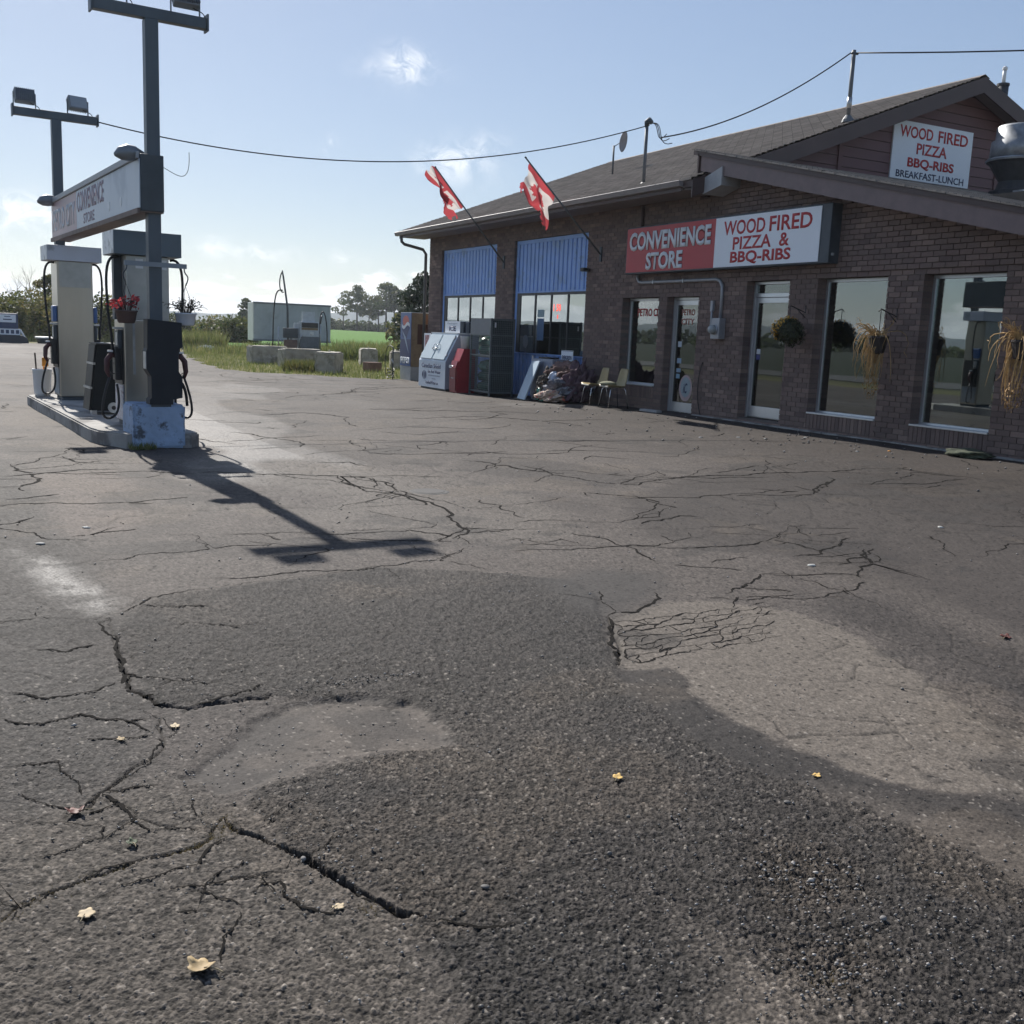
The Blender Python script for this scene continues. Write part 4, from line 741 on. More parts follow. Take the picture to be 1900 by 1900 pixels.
# ---- blue garage bays
led=bpy.data.materials.new('led_red'); led.use_nodes=True; b=led.node_tree.nodes['Principled BSDF']; b.inputs['Base Color'].default_value=(.5,.03,.02,1); b.inputs['Emission Color'].default_value=(1,.10,.06,1); b.inputs['Emission Strength'].default_value=1.1
mull=M('dark_mullion',(.018,.022,.028),.45)
def bay(key,label):
    y0,y1,z0,z1=OPEN[key]; x=FX+.10
    g=box('garage_infill',bluep,store,x+.03,x+.06,y0,y1,z0,z1); g['label']=label
    zs,zw=2.58,1.16
    box('trim',bluep,g,x-.03,x+.028,y1-.12,y1,z0,z1); box('trim',bluep,g,x-.03,x+.028,y0,y0+.03,z0,z1); box('trim',bluep,g,x-.03,x+.028,y0+.032,y1-.122,z1-.09,z1)
    a0,a1=y0+.032,y1-.122; n=17; w=(a1-a0)/n
    for (za,zb) in((zs+.03,z1-.092),(z0+.03,zw-.07)):
        for i in range(n):
            yy=a0+i*w; bd=MB(); bd.prism([(x+.028,yy+.018),(x-.012,yy+.030),(x-.012,yy+w-.030),(x+.028,yy+w-.018)],'z',za,zb); bd.build('board',bluep,g)
    box('rail',bluep,g,x-.02,x+.027,a0,a1,zs-.01,zs+.027)
    # window band
    box('window_back',mull,g,x-.001,x+.027,a0,a1,zw-.06,zs-.012)
    for i in range(5):
        yy=a0+.02+(a1-a0-.2)*i/4; box('mullion',mull,g,x-.035,x-.003,yy,yy+.055 if i<4 else a1-.002,zw-.05,zs-.014)
    box('mullion',mull,g,x-.034,x-.004,a0+.056,a1-.002,zs-.075,zs-.015) ; box('window_ledge',bluep,g,x-.05,x-.003,a0,a1,zw-.09,zw-.062)
    for i in range(4):
        ya=a0+.02+(a1-a0-.2)*i/4+.057; yb=a0+.02+(a1-a0-.2)*(i+1)/4-.002; box('pane',M_pane,g,x-.018,x-.010,ya,yb,zw-.04,zs-.077)
    return g,x
M_pane=glassmat('bay_glass',.34,(.5,.5,.5))
g1,xg=bay('g1','far blue garage bay behind the ice freezer'); g2,xg2=bay('g2','blue garage bay with red lit price in its window')
text('led_price','1 50',led,g2,(xg2-.019,21.98,2.12),'X',.34,.17,.02,.001); text('led_price','$',led,g2,(xg2-.019,21.80,1.94),'X',.06,.10,.02,.001)
shield=M('shield_sticker',(.16,.18,.20),.6); disc('sticker',shield,g2,xg2-.019,23.32,1.38,.14,.16); box('poster',M('poster_blue',(.08,.16,.28),.6),g2,xg2-.021,xg2-.019,22.42,22.75,1.42,1.95); box('poster',M('poster_pale',(.30,.40,.42),.6),g2,xg2-.021,xg2-.019,22.42,22.75,1.98,2.16)
box('door_latch',galv,g2,xg2-.08,xg2+.0,20.56,20.62,.62,.80,b=.008)
# ---- signs on the store
s=thing('wall_sign','long boxed shop sign, red convenience half and white pizza half','sign',(0,0,0))
box('cabinet',darkmetal,s,12.25,12.47,12.72,18.50,2.85,3.78,b=.01)
box('red_face',redpanel,s,12.238,12.248,15.60,18.46,2.88,3.75); box('white_face',whitepanel,s,12.238,12.248,12.94,15.597,2.88,3.75)
box('end_bracket',greyp,s,12.30,12.34,12.69,12.718,2.97,3.01)
wl=M('white_letter',(.80,.82,.84),.5,var=.03); dro=M('dark_red_outline',(.20,.02,.03),.5)
for bld,mt,dx in((.075,dro,.0),(.035,wl,.0025)):
    text('lettering' if mt is wl else 'lettering_outline','CONVENIENCE',mt,s,(12.237-dx,18.37-.008*(mt is wl),3.30),'X',2.66-.016*(mt is wl),.37,bld,.002); text('lettering' if mt is wl else 'lettering_outline','STORE',mt,s,(12.237-dx,17.76-.008*(mt is wl),2.91),'X',1.22-.016*(mt is wl),.34,bld,.002)
text('lettering','WOOD',redp,s,(12.237,15.36,3.43),'X',1.10,.25,.018,.002); text('lettering','FIRED',redp,s,(12.237,14.15,3.43),'X',1.02,.25,.018,.002); text('lettering','PIZZA',redp,s,(12.237,15.08,3.17),'X',1.0,.22,.018,.002); text('lettering','&',redp,s,(12.237,13.88,3.17),'X',.24,.22,.018,.002); text('lettering','BBQ-RIBS',redp,s,(12.237,15.13,2.91),'X',1.55,.23,.03,.002)
s=thing('gable_sign','white board with red and navy lettering on the mauve gable','sign',(0,0,0))
box('board',whitepanel,s,16.98,19.32,16.10,16.134,5.02,6.17,b=.004)
text('lettering','WOOD',redp,s,(17.15,16.097,5.85),'Y',.96,.23,.018,.002); text('lettering','FIRED',redp,s,(18.27,16.097,5.85),'Y',.90,.23,.018,.002); text('lettering','PIZZA',redp,s,(17.67,16.097,5.55),'Y',.90,.22,.018,.002); text('lettering','BBQ-RIBS',redp,s,(17.44,16.097,5.25),'Y',1.38,.22,.03,.002); text('lettering','BREAKFAST-LUNCH',navy,s,(17.14,16.097,5.06),'Y',2.02,.14,.012,.002)
# ------------------------------------------------------------ pump island (its axis leans 4.3 degrees left of the store front)
IO=(2.08,13.25); IR=R_(4.29)
def isl(x,y): c,s_=math.cos(IR),math.sin(IR); return (IO[0]+x*c-y*s_,IO[1]+x*s_+y*c)
def ithing(name,label,cat,x,y,z=0,group=None): a=isl(x,y); return thing(name,label,cat,(a[0],a[1],z),IR,group)
o=ithing('pump_island','long concrete kerbed island carrying two fuel pumps','island',0,0,0)
prof=[(-.40,-.22),(.36,-.22),(.50,-.05),(.52,6.5),(.3,6.8),(-.42,6.8),(-.62,6.5),(-.66,.75),(-.62,.35)]
isc=M('island_concrete',(.34,.325,.30),.85,var=.2,scale=2.5,bump=.004,bscale=25,dirt=((.16,.15,.14),.5,1.6))
bm=bmesh.new(); vs_=[bm.verts.new((x,y,-.05)) for x,y in prof]; f=bm.faces.new(vs_); r=bmesh.ops.extrude_face_region(bm,geom=[f]); bmesh.ops.translate(bm,verts=[v for v in r['geom'] if isinstance(v,bmesh.types.BMVert)],vec=(0,0,.21))
bmesh.ops.recalc_face_normals(bm,faces=bm.faces[:]); bmesh.ops.bevel(bm,geom=[e for e in bm.edges if all(v.co.z>.1 for v in e.verts)],offset=.02,segments=2,affect='EDGES')
q=MB(); q.bm(bm); q.build('slab',isc,o)
# blue painted concrete block at the near end
bb=M('chipped_blue_paint',(.30,.40,.55),.7,var=.18,scale=3,bump=.004,bscale=20,dirt=((.075,.085,.10),.28,5.5))
o=ithing('concrete_block','chipped pale blue concrete block at the near end of the pump island','block',-.03,.0,0)
bm=bmesh.new(); bmesh.ops.create_cube(bm,size=1)
for v in bm.verts: v.co=(v.co.x*.61,v.co.y*.58,.255+v.co.z*.52)
bmesh.ops.bevel(bm,geom=bm.edges[:],offset=.025,segments=2,affect='EDGES'); bmesh.ops.subdivide_edges(bm,edges=[e for e in bm.edges if e.calc_length()>.2],cuts=8,use_grid_fill=True)
for v in bm.verts: v.co+=Vector((random.uniform(-.004,.004),random.uniform(-.004,.004),random.uniform(-.004,.004)))
q=MB(); q.bm(bm); q.build('block',bb,o)
post=M('post_paint',(.085,.108,.128),.45,var=.22,scale=3,stretch=(1,1,.3)); flood=M('floodlight_grey',(.22,.24,.26),.45,.3,var=.1); lens=M('floodlight_lens',(.34,.37,.40),.2,var=.05)
def light_post(label,x,y,zb,zt,lights,rods=True):
    o=ithing('light_post',label,'lamp post',x,y,zb,'floodlight posts on the island'); h=zt-zb
    box('column',post,o,-.075,.075,-.075,.075,0,h,b=.008)
    box('cross_arm',post,o,-.63,.63,-.06,.06,h+.002,h+.125,b=.006)
    for xx in(-.655,.633): box('end_flange',post,o,xx,xx+.02,-.08,.08,h-.02,h+.165)
    for k,(lx,tilt,turn) in enumerate(lights):
        fl=MB(); fl.bbox(-.15,.15,-.05,.05,-.115,.115,b=.015)
        f_=fl.build('floodlight',flood,o); f_.matrix_local=Matrix.Translation((lx,0,h+.30))@Matrix.Rotation(turn,4,'Z')@Matrix.Rotation(tilt,4,'X')
        for i in range(11): box('cooling_fin',flood,f_,-.145+i*.028,-.135+i*.028,-.085,-.048,-.10,.10)
        box('lens',lens,f_,-.13,.13,.049,.056,-.095,.095)
        br=MB(); 
        for sx in(-1,1): br.box(sx*.165-.006,sx*.165+.006,-.015,.015,-.21,.02)
        br.box(-.171,.171,-.018,.018,-.215,-.203); bo=br.build('bracket',post,o); bo.matrix_local=Matrix.Translation((lx,0,h+.335))@Matrix.Rotation(turn,4,'Z')
        tube('lead',cable,o,bez((lx+.05,-.03,h+.24),(lx+.08,-.1,h+.15),(lx+.2,-.09,h+.2),(lx+.22,-.05,h+.10)),.006,6)
    return o,h
pn,hn=light_post('tall floodlight post rising from the blue concrete block',0,0,.50,4.90,[(-.42,R_(-25),0),(.40,R_(-35),0)])
pf,hf=light_post('floodlight post standing behind the far fuel pump',-.10,6.05,.16,4.66,[(-.46,R_(-20),R_(4)),(.34,R_(24),R_(190))])
tube('hanging_wire',cable,pn,bez((.07,-.05,2.80),(.25,-.08,2.72),(.42,-.1,2.55),(.40,-.1,2.98),14),.004,6)
# sign cabinet slung between the posts
o=ithing('hanging_sign','weathered lit sign cabinet slung between the two posts above the pumps','sign',0,0,2.76)
cabm=M('sign_cabinet',(.055,.07,.08),.5,var=.2); oldw=M('faded_sign_face',(.46,.52,.60),.4,var=.07,scale=1.2,dirt=((.36,.42,.50),.4,1.2)); oldr=M('faded_red_face',(.50,.36,.37),.45,var=.12,scale=1.5)
box('cabinet',cabm,o,-.165,.10,-.13,6.28,0,.64,b=.01); box('top_channel',greyp,o,-.205,-.168,-.10,6.28,.585,.66,b=.006); box('bottom_channel',M('rusty_channel',(.20,.15,.13),.7,var=.25),o,-.20,-.168,-.1,6.28,-.03,.03)
box('underside',M('rusty_channel',None),o,-.16,.095,-.12,6.27,-.012,-.002)
box('white_face',oldw,o,-.178,-.168,-.12,3.95,.035,.58); box('red_face',oldr,o,-.178,-.168,3.953,6.25,.035,.58)
redo=M('faded_red_letter',(.42,.33,.37),.6); lw=M('faded_white_letter',(.55,.58,.62),.5)
text('lettering','PETRO',lw,o,(-.179,6.12,.12),'X',1.12,.34,.02,.002); text('lettering','CITY',lw,o,(-.179,4.88,.12),'X',.8,.34,.02,.002); text('lettering','CONVENIENCE',redo,o,(-.179,3.88,.27),'X',1.95,.28,.02,.002); text('lettering','STORE',redo,o,(-.179,3.40,.08),'X',.8,.14,.01,.002)
for yy in(1.6,.9): disc('paint_scar',M('bright_scar',(.75,.78,.8),.5),o,-.179,yy,.18,.06,.06)
lampm=M('lamp_housing',(.20,.22,.24),.4,.4)
for yy,zz in((.02,.63),(6.05,.60)):
    tube('lamp',lampm,o,[(-.10,yy,zz),(-.20,yy,zz+.02),(-.27,yy,zz+.02),(-.36,yy,zz),(-.42,yy,zz-.02)],[.05,.085,.095,.075,.02],12)
# hanging flower brackets on the near post
def flowers(mat,parent,name,cx,cy,cz,n,spread,size,up=.25,seed=1):
    r=random.Random(seed); st=MB(); fl=MB(); fl_c=[]
    for i in range(n):
        a=r.uniform(0,6.28); d=r.uniform(.2,1)*spread; hgt=up*r.uniform(.5,1.15); p0=Vector((cx+.05*math.cos(a),cy+.05*math.sin(a),cz)); p3=Vector((cx+d*math.cos(a),cy+d*math.sin(a),cz+hgt*(1.1-.7*d/spread)))
        pts=bez(p0,p0+Vector((0,0,hgt*.6)),p3+Vector((0,0,.05)),p3,5); st.tube(pts,[.005,.004,.004,.003,.003,.002],4)
        for k in range(r.randint(3,6)):
            c=pts[r.randint(2,5)]+Vector((r.uniform(-.03,.03),r.uniform(-.03,.03),r.uniform(-.03,.03))); s_=size*r.uniform(.6,1.2)
            u=Vector((r.uniform(-1,1),r.uniform(-1,1),r.uniform(-1,1))).normalized(); w=u.orthogonal().normalized(); fl.c=r.random(); fl.add([c-u*s_,c+w*s_*.6,c+u*s_,c-w*s_*.6],[(0,1,2,3)])
    st.build('stems',M('dark_stem',(.05,.04,.03),.7),parent); return fl.build(name,mat,parent,attr='lc')
redfl=leafmat('red_flower',[(.06,.02,.02),(.55,.04,.05),(.75,.10,.10)],.4); dryleaf=leafmat('dry_leaf',[(.03,.035,.02),(.06,.055,.035),(.10,.08,.05)],.25)
o=ithing('basket_bracket','grey flat bar with hooks crossing the near post','bracket',0,-.08,2.13)
box('bar',M('bracket_grey',(.24,.27,.30),.5,.2),o,-.36,.36,-.020,.0,0,.055)
for sx in(-1,1): tube('hook',darkmetal,o,bez((sx*.33,-.01,.0),(sx*.33,-.01,-.10),(sx*.42,-.01,-.05),(sx*.345,-.01,-.20),8),.008,6)
def basket(label,x,y,z,potmat,fm,fname,n,size,seed,up,spread):
    b_=ithing('hanging_basket',label,'flower basket',x,y,z); MB().lathe([(.085,0),(.10,.02),(.122,.13),(.132,.135),(.132,.15),(.118,.15),(.11,.10),(.02,.10)],0,0,20).build('pot',potmat,b_,True)
    wires=MB()
    for k in range(3): a=2.1*k; wires.tube([(.12*math.cos(a),.12*math.sin(a),.14),(0,0,.47)],.003,5)
    wires.build('hanger_wire',cable,b_); flowers(fm,b_,fname,0,0,.12,n,spread,size,up,seed)
basket('brown hanging pot of red flowers on the near post',-.345,-.08,1.46,M('brown_pot',(.10,.065,.06),.6),redfl,'flowers',26,.028,3,.24,.24)
basket('white hanging pot with straggly dry plant on the near post',.345,-.08,1.46,M('white_pot',(.62,.66,.72),.5),dryleaf,'leaves',34,.018,4,.22,.26)
# control box in front of the near post
o=ithing('control_box','dark payment control cabinet on the near post above the blue block','cabinet',-.02,-.30,.52)
boxm=M('control_dark',(.018,.022,.028),.55,var=.2,spec=.3)
MB().prism([(-.12,0),(.15,0),(.15,.06),(.26,.08),(.265,.33),(.215,.40),(.22,.66),(.265,.68),(.26,.97),(-.135,1.0),(-.14,.66),(-.155,.62),(-.155,.42),(-.10,.33),(-.10,.08),(-.12,.06)],'y',0,.20).build('housing',boxm,o)
box('trim_strip',galv,o,-.165,-.157,.0,.12,.42,.62); box('base_bracket',darkmetal,o,-.10,.13,.02,.16,-.03,.0)
tube('feed_cable',rubber,o,bez((.25,.08,.28),(.33,.08,.2),(.33,.08,.05),(.34,.1,-.02)),.018,8)
# fuel pumps
hatw=M('pump_hat_white',(.60,.64,.72),.45,var=.06,scale=2,dirt=((.36,.39,.43),.3,3)); hatg=M('pump_hat_grey',(.13,.17,.20),.45,var=.12,scale=2); hatend=M('pump_hat_lit_end',(.80,.82,.82),.45,var=.1,dirt=((.35,.36,.36),.4,8)); pnl=M('pump_panel',(.30,.33,.36),.5,var=.1); bluepl=M('pump_blue',(.06,.14,.34),.4)
noz=M('nozzle_red_brown',(.07,.02,.02),.5); lab=M('label_white',(.60,.60,.62),.5,var=.15,scale=25,dirt=((.30,.16,.18),.4,22))
def hose(parent,sx,ztop,zn,x0,yy,low):
    p=bez((x0,yy,ztop),(x0+sx*.16,yy,ztop+.05),(x0+sx*.17,yy,ztop-.2),(x0+sx*.15,yy,ztop-.55),10)+bez((x0+sx*.15,yy,ztop-.55),(x0+sx*.14,yy,ztop-.9),(x0+sx*.10,yy,zn+.5),(x0+sx*.10,yy,zn+.10),8)[1:]
    tube('hose',rubber,parent,p,.017,8)
    p2=bez((x0+sx*.14,yy-.05,zn-.12),(x0+sx*.30,yy-.06,low+.1),(x0+sx*.26,yy-.06,low-.02),(x0+sx*.16,yy-.05,low),8)+bez((x0+sx*.16,yy-.05,low),(x0+sx*.04,yy-.05,low+.02),(x0+sx*.02,yy-.03,low+.2),(x0+sx*.06,yy-.02,zn-.25),8)[1:]
    tube('hose',rubber,parent,p2,.016,8)
    nz=tube('nozzle',noz,parent,[(x0+sx*.06,yy,zn+.10),(x0+sx*.12,yy,zn+.12),(x0+sx*.17,yy-.01,zn+.05),(x0+sx*.18,yy-.03,zn-.08),(x0+sx*.15,yy-.05,zn-.17)],[.03,.04,.038,.032,.018],8)
    tube('guard',blackp,nz,bez((x0+sx*.09,yy,zn+.02),(x0+sx*.03,yy,zn-.08),(x0+sx*.08,yy-.02,zn-.16),(x0+sx*.14,yy-.03,zn-.10),6),.008,6)
    box('cap',whitep,nz,min(x0+sx*.10,x0+sx*.16),max(x0+sx*.10,x0+sx*.16),yy-.025,yy+.025,zn+.152,zn+.175)
    box('nozzle_boot',blackp,parent,min(x0,x0+sx*.085),max(x0,x0+sx*.085),yy-.07,yy+.10,zn-.20,zn+.22,b=.015)
def pump(label,x,y,hat,tall,hatz,hath):
    o=ithing('fuel_pump',label,'fuel pump',x,y,.16,'fuel pumps on the island'); w=.27; d=.58
    if tall:
        MB().bbox(-w,w,0,d,.06,hatz-.002,b=.012).build('body',steel,o); box('plinth',darkmetal,o,-w+.03,w-.03,.03,d-.03,0,.058); box('upper_sheet',M('pale_steel',(.42,.42,.40),.4,.7),o,-w+.035,w-.03,-.006,-.001,1.82,hatz-.01)
    else:
        w=.30; MB().bbox(-w,w,0,d,.06,1.34,b=.012).build('body',steel,o); box('plinth',darkmetal,o,-w+.03,w-.03,.03,d-.03,0,.058)
        MB().bbox(-.25,.27,.04,d-.04,1.342,hatz-.002,b=.01).build('upper_body',M('pale_steel',(.42,.42,.40),.4,.7),o); box('seam_trim',galv,o,-.20,-.17,-.012,-.002,.66,1.30); box('column',darkmetal,o,-w-.05,-.255,.30,.42,1.342,hatz-.004)
        for xx in(-.05,.24): box('notice',whitep,o,xx-.09,xx,.030,.038,1.98,2.10)
    h_=MB().bbox(-.41,.41,-.04,d+.04,hatz,hatz+hath,b=.006).build('hat',hat,o); box('hat_end',hatend,h_,-.418,-.411,-.03,d+.03,hatz+.008,hatz+hath-.008)  # left end paler than the hat: its brighter skylight is put into colour
    for sx in(-1,1):
        box('side_panel',pnl,o,min(sx*(w+.001),sx*(w+.012)),max(sx*(w+.001),sx*(w+.012)),.06,d-.06,.10,.52); box('side_panel',blackp,o,min(sx*(w+.001),sx*(w+.02)),max(sx*(w+.001),sx*(w+.02)),.06,d-.06,.53,1.20)
        hose(o,sx,hatz-.03,.78,sx*(w+.012),.16,.10)
        box('reader',galv,o,min(sx*(w+.001),sx*(w+.10)),max(sx*(w+.001),sx*(w+.10)),.06,.20,1.22,1.245); box('reader',darkmetal,o,min(sx*(w+.001),sx*(w+.06)),max(sx*(w+.001),sx*(w+.06)),.07,.19,.98,1.215); box('reader_plate',galv,o,min(sx*(w+.062),sx*(w+.07)),max(sx*(w+.062),sx*(w+.07)),.08,.18,1.02,1.18)
        if tall: box('blue_panel',bluepl,o,min(sx*(w+.001),sx*(w+.07)),max(sx*(w+.001),sx*(w+.07)),.05,.25,1.26,1.52,b=.02)
        else: box('label_panel',lab,o,min(sx*(w+.013),sx*(w+.02)),max(sx*(w+.013),sx*(w+.02)),.05,.50,.08,.52)
    return o
pump('fuel pump with dark grey hat directly behind the near post',.10,.75,hatg,False,2.14,.29)
pump('fuel pump with pale hat at the far end of the island',.0,5.30,hatw,True,2.23,.24)
# cabinet between the pumps, washing bucket and squeegee
o=ithing('waste_cabinet','black sloping waste and wash cabinet between the two pumps','cabinet',-.02,2.55,.16)
MB().prism([(-.27,.05),(.30,.05),(.26,.98),(-.17,.98)],'y',0,.5).build('body',M('cabinet_black',(.012,.016,.018),.6,var=.2,spec=.2),o); box('lid',blackp,o,-.19,.28,-.02,.52,.982,1.0)
for zz,xl in((.36,-.285),(.70,-.235)): box('band',galv,o,xl,xl+.03,-.012,.50,zz,zz+.03)
MB().prism([(-.30,.06),(-.272,.06),(-.172,.975),(-.20,.975)],'y',.02,.48).build('side_flap',M('flap_black',(.010,.013,.016),.5,spec=.25),o); box('foot',galv,o,-.27,-.20,-.02,.1,0,.06)
wl_=MB(); wl_.tube([(.02,-.055,.10),(.02,-.02,.10)],.075,16); wo_=wl_.build('wheel',M('wheel_white',(.55,.55,.52),.5),o,False); MB().tube([(.02,-.062,.10),(.02,-.056,.10)],.03,12).build('hub',blackp,wo_)
wb=MB(); wb.tube([(.22,-.05,.10),(.22,-.02,.10)],.075,16); wb.build('wheel',blackp,o)
o=ithing('wash_bucket','white washing bucket at the far end of the pump island','bucket',-.40,6.30,.16)
MB().lathe([(.12,0),(.135,.05),(.15,.42),(.155,.43),(.155,.46),(.14,.46),(.135,.40),(.02,.36)],0,0,18).build('pail',whitep,o,True)
o=ithing('squeegee','orange handled squeegees standing in the white bucket','squeegee',-.40,6.30,.56)
tube('handle',M('dark_wood',(.06,.04,.03),.7),o,[(-.09,-.06,-.1),(-.115,-.09,.33)],.014,6); box('orange_head',M('orange_plastic',(.65,.26,.03),.5),o,.0,.10,-.05,.0,.10,.26,b=.015); tube('handle',M('orange_plastic',None),o,[(.0,.0,-.1),(.03,-.02,.12)],.012,6); tube('handle',blackp,o,[(.07,.0,-.1),(.06,-.02,.12)],.012,6)
# service wires
def wire(label,pts,r=.012): o_=tube('overhead_wire',cable,None,pts,r,6); tag(o_,label,'wire'); return o_
a=isl(.54,6.05); MAST2=(12.25,18.02,5.72)
wire('overhead wire running from the far floodlight post to the roof mast',sag((a[0],a[1],4.72),MAST2,.66,40),.011)
# ------------------------------------------------------------ things on and in front of the store
# masts, wires, dish, vents
o=thing('roof_mast','short service mast with weatherhead near the eave','mast',(12.25,18.02,4.55))
tube('pipe',M('mast_grey',(.13,.14,.15),.6,.1),o,[(0,0,0),(0,0,1.17)],.035,10); tube('weatherhead',darkmetal,o,[(0,0,1.17),(0,0,1.24),(.02,-.05,1.27),(.02,-.12,1.22)],[.05,.06,.06,.045],10); MB().lathe([(.11,0),(.10,.03),(.04,.09)],0,0,12).build('flashing',darkmetal,o)
for k in range(3): tube('drip_loop',cable,o,bez((.02,-.1,1.2),(.1,-.35-.1*k,1.25),(.05,-.2,.7),(.1,-.55-.1*k,.95-.1*k)),.008,6)
o=thing('roof_mast','tall slender mast standing at the gable edge of the roof','mast',(15.55,15.95,5.90))
tube('pipe',M('mast_grey',None),o,[(0,0,0),(0,0,1.32)],.04,10); MB().lathe([(.13,-.02),(.11,.04),(.05,.12)],0,0,12).build('flashing',M('mast_grey',None),o); tube('clevis',darkmetal,o,[(-.06,0,1.26),(.08,-.03,1.26)],.025,8); tube('clamp',galv,o,[(0,0,.25),(0,0,.45)],.05,10)
wire('overhead wire climbing from the eave mast to the gable mast',sag((12.33,17.6,5.45),(15.5,15.98,7.17),.26,30),.014)
wire('overhead wire leaving the gable mast to the right',sag((15.6,15.9,7.17),(34,-14,10.2),1.6,40),.014)
pole=thing('utility_pole','wooden utility pole standing beyond the right edge','utility pole',(34,-14,0)); tube('shaft',wood,pole,[(0,0,-.3),(0,0,10.6)],[.16,.11],10); box('cross_arm',wood,pole,-1.1,1.1,-.06,.06,9.9,10.02)
o=thing('satellite_dish','small grey satellite dish on a stub behind the roof slope','dish',(15.0,23.5,5.62))
tube('stub',darkmetal,o,[(0,0,0),(0,0,.78)],.025,8); dsh=MB().lathe([(.02,0),(.12,.02),(.20,.05),(.225,.07),(.20,.045),(.12,.012),(.02,-.01)],0,0,24).build('reflector',M('dish_grey',(.24,.25,.27),.5),o,True); dsh.matrix_local=Matrix.Translation((.12,-.14,.88))@Matrix.Rotation(R_(30),4,'Z')@Matrix.Rotation(R_(100),4,'X')@Matrix.Diagonal((.85,1.15,1,1)); tube('arm',darkmetal,o,[(0,0,.75),(.1,-.1,.84),(.3,.1,.78)],.012,6)
o=thing('chimney_pipe','dark flue pipe with a thin white vent on the far roof slope','chimney',(20.69,16.6,6.42))
tube('flue',M('flue_dark',(.05,.05,.055),.6),o,[(0,0,0),(0,0,1.0)],.12,16); MB().lathe([(.135,.98),(.135,1.03),(.02,1.05)],0,0,16).build('cap',M('flue_dark',None),o); tube('white_vent',whitep,o,[(0,0,1.0),(0,0,1.33)],.04,10); MB().lathe([(.055,1.32),(.055,1.37),(.02,1.40)],0,0,12).build('vent_cap',whitep,o)
vx,vy=18.35,14.2; vz=zr(vy)
o=thing('exhaust_fan','galvanised kitchen exhaust fan on a dark tapered curb beside the gable','exhaust fan',(vx,vy,vz))
MB().lathe([(.46,0),(.46,.12),(.36,.14),(.30,.30),(.50,.62),(.56,.66)],0,0,24).build('curb',M('curb_dark',(.04,.04,.042),.7,var=.3),o); MB().lathe([(.57,.66),(.58,.69),(.55,.72)],0,0,28).build('rim',M('dull_galvanised',(.30,.31,.32),.55,.6,var=.3,scale=6),o)
MB().lathe([(.52,.72),(.50,1.05),(.44,1.06),(.43,1.30),(.40,1.34),(.05,1.36)],0,0,28).build('drum',M('dull_galvanised',(.30,.31,.32),.55,.6,var=.3,scale=6),o,True); tube('rod',cable,o,[(-.3,-.42,1.0),(-.3,-.42,.72)],.012,6); box('tray',galv,o,-.55,-.30,-.62,-.40,.02,.05)
# electric meter
gpipe=M('conduit_grey',(.36,.37,.39),.45,.3,var=.1)
o=thing('electric_meter','grey electric meter box with glass dome beside the door','meter',(FX-.03,15.55,1.60))
tube('conduit',gpipe,o,[(0,2.80,1.26),(0,2.80,1.18),(0,2.74,1.11),(0,2.62,1.09),(0,.22,1.09),(0,.10,1.06),(0,.03,.97),(0,.02,.85),(0,.02,.38)],.032,10)
for yy in(2.2,1.2): box('pipe_strap',galv,o,-.04,.03,yy-.012,yy+.012,1.05,1.13)
box('meter_box',gpipe,o,-.12,.03,-.11,.13,.0,.38,b=.01); tube('dome_ring',galv,o,[(-.12,.03,.17),(-.135,.03,.17)],.095,20); dm=MB().lathe([(.085,0),(.08,.06),(.06,.09),(.01,.10)],0,0,20).build('glass_dome',M('meter_glass',(.35,.38,.38),.12),o,True); dm.matrix_local=Matrix.Translation((-.135,.03,.17))@Matrix.Rotation(-math.pi/2,4,'Y')
tube('conduit',gpipe,o,bez((-.03,.24,.52),(-.03,.24,.2),(-.03,.28,.06),(-.03,.12,.05),8),.022,8); box('junction',gpipe,o,-.06,.0,.20,.27,.5,.70,b=.01)
tag(tube('dangling_cable',cable,None,bez((FX-.03,16.0,1.15),(FX-.05,16.15,.8),(FX-.03,16.1,.3),(FX-.02,15.9,.05)),.008,6),'thin black cable hanging down the brick between the two doors','cable')
tag(box('wall_lamp',blackp,None,12.30,12.47,20.24,20.40,2.98,3.06,b=.02),'small dark wall lamp at the corner of the blue garage bay','lamp')
tag(tube('wall_pipe',brownm,None,[(12.47,18.3,4.22),(12.47,18.3,3.80)],.035,8),'short brown pipe running from the eave down to the shop sign','pipe')
# flags
clothm=bpy.data.materials.new('flag_cloth'); clothm.use_nodes=True; t=clothm.node_tree; b=t.nodes['Principled BSDF']; at=nd(t,'ShaderNodeAttribute',attribute_name='fl'); mx=nd(t,'ShaderNodeMix',data_type='RGBA'); mx.inputs[6].default_value=(.60,.56,.53,1); mx.inputs[7].default_value=(.42,.065,.075,1); t.links.new(at.outputs['Fac'],mx.inputs[0]); t.links.new(mx.outputs[2],b.inputs['Base Color']); b.inputs['Roughness'].default_value=.75
tr=nd(t,'ShaderNodeBsdfTranslucent'); t.links.new(mx.outputs[2],tr.inputs[0]); ms=nd(t,'ShaderNodeMixShader'); ms.inputs[0].default_value=.5; t.links.new(b.outputs[0],ms.inputs[1]); t.links.new(tr.outputs[0],ms.inputs[2]); t.links.new(ms.outputs[0],t.nodes['Material Output'].inputs[0])
LEAF=[(0,1),(.14,.74),(.32,.82),(.25,.42),(.48,.62),(.54,.50),(.80,.54),(.70,.30),(.78,.20),(.40,-.10),(.44,-.26),(.06,-.20),(.05,-.62)]
LEAF=LEAF+[(-a,b_) for a,b_ in LEAF[::-1] if a>0]
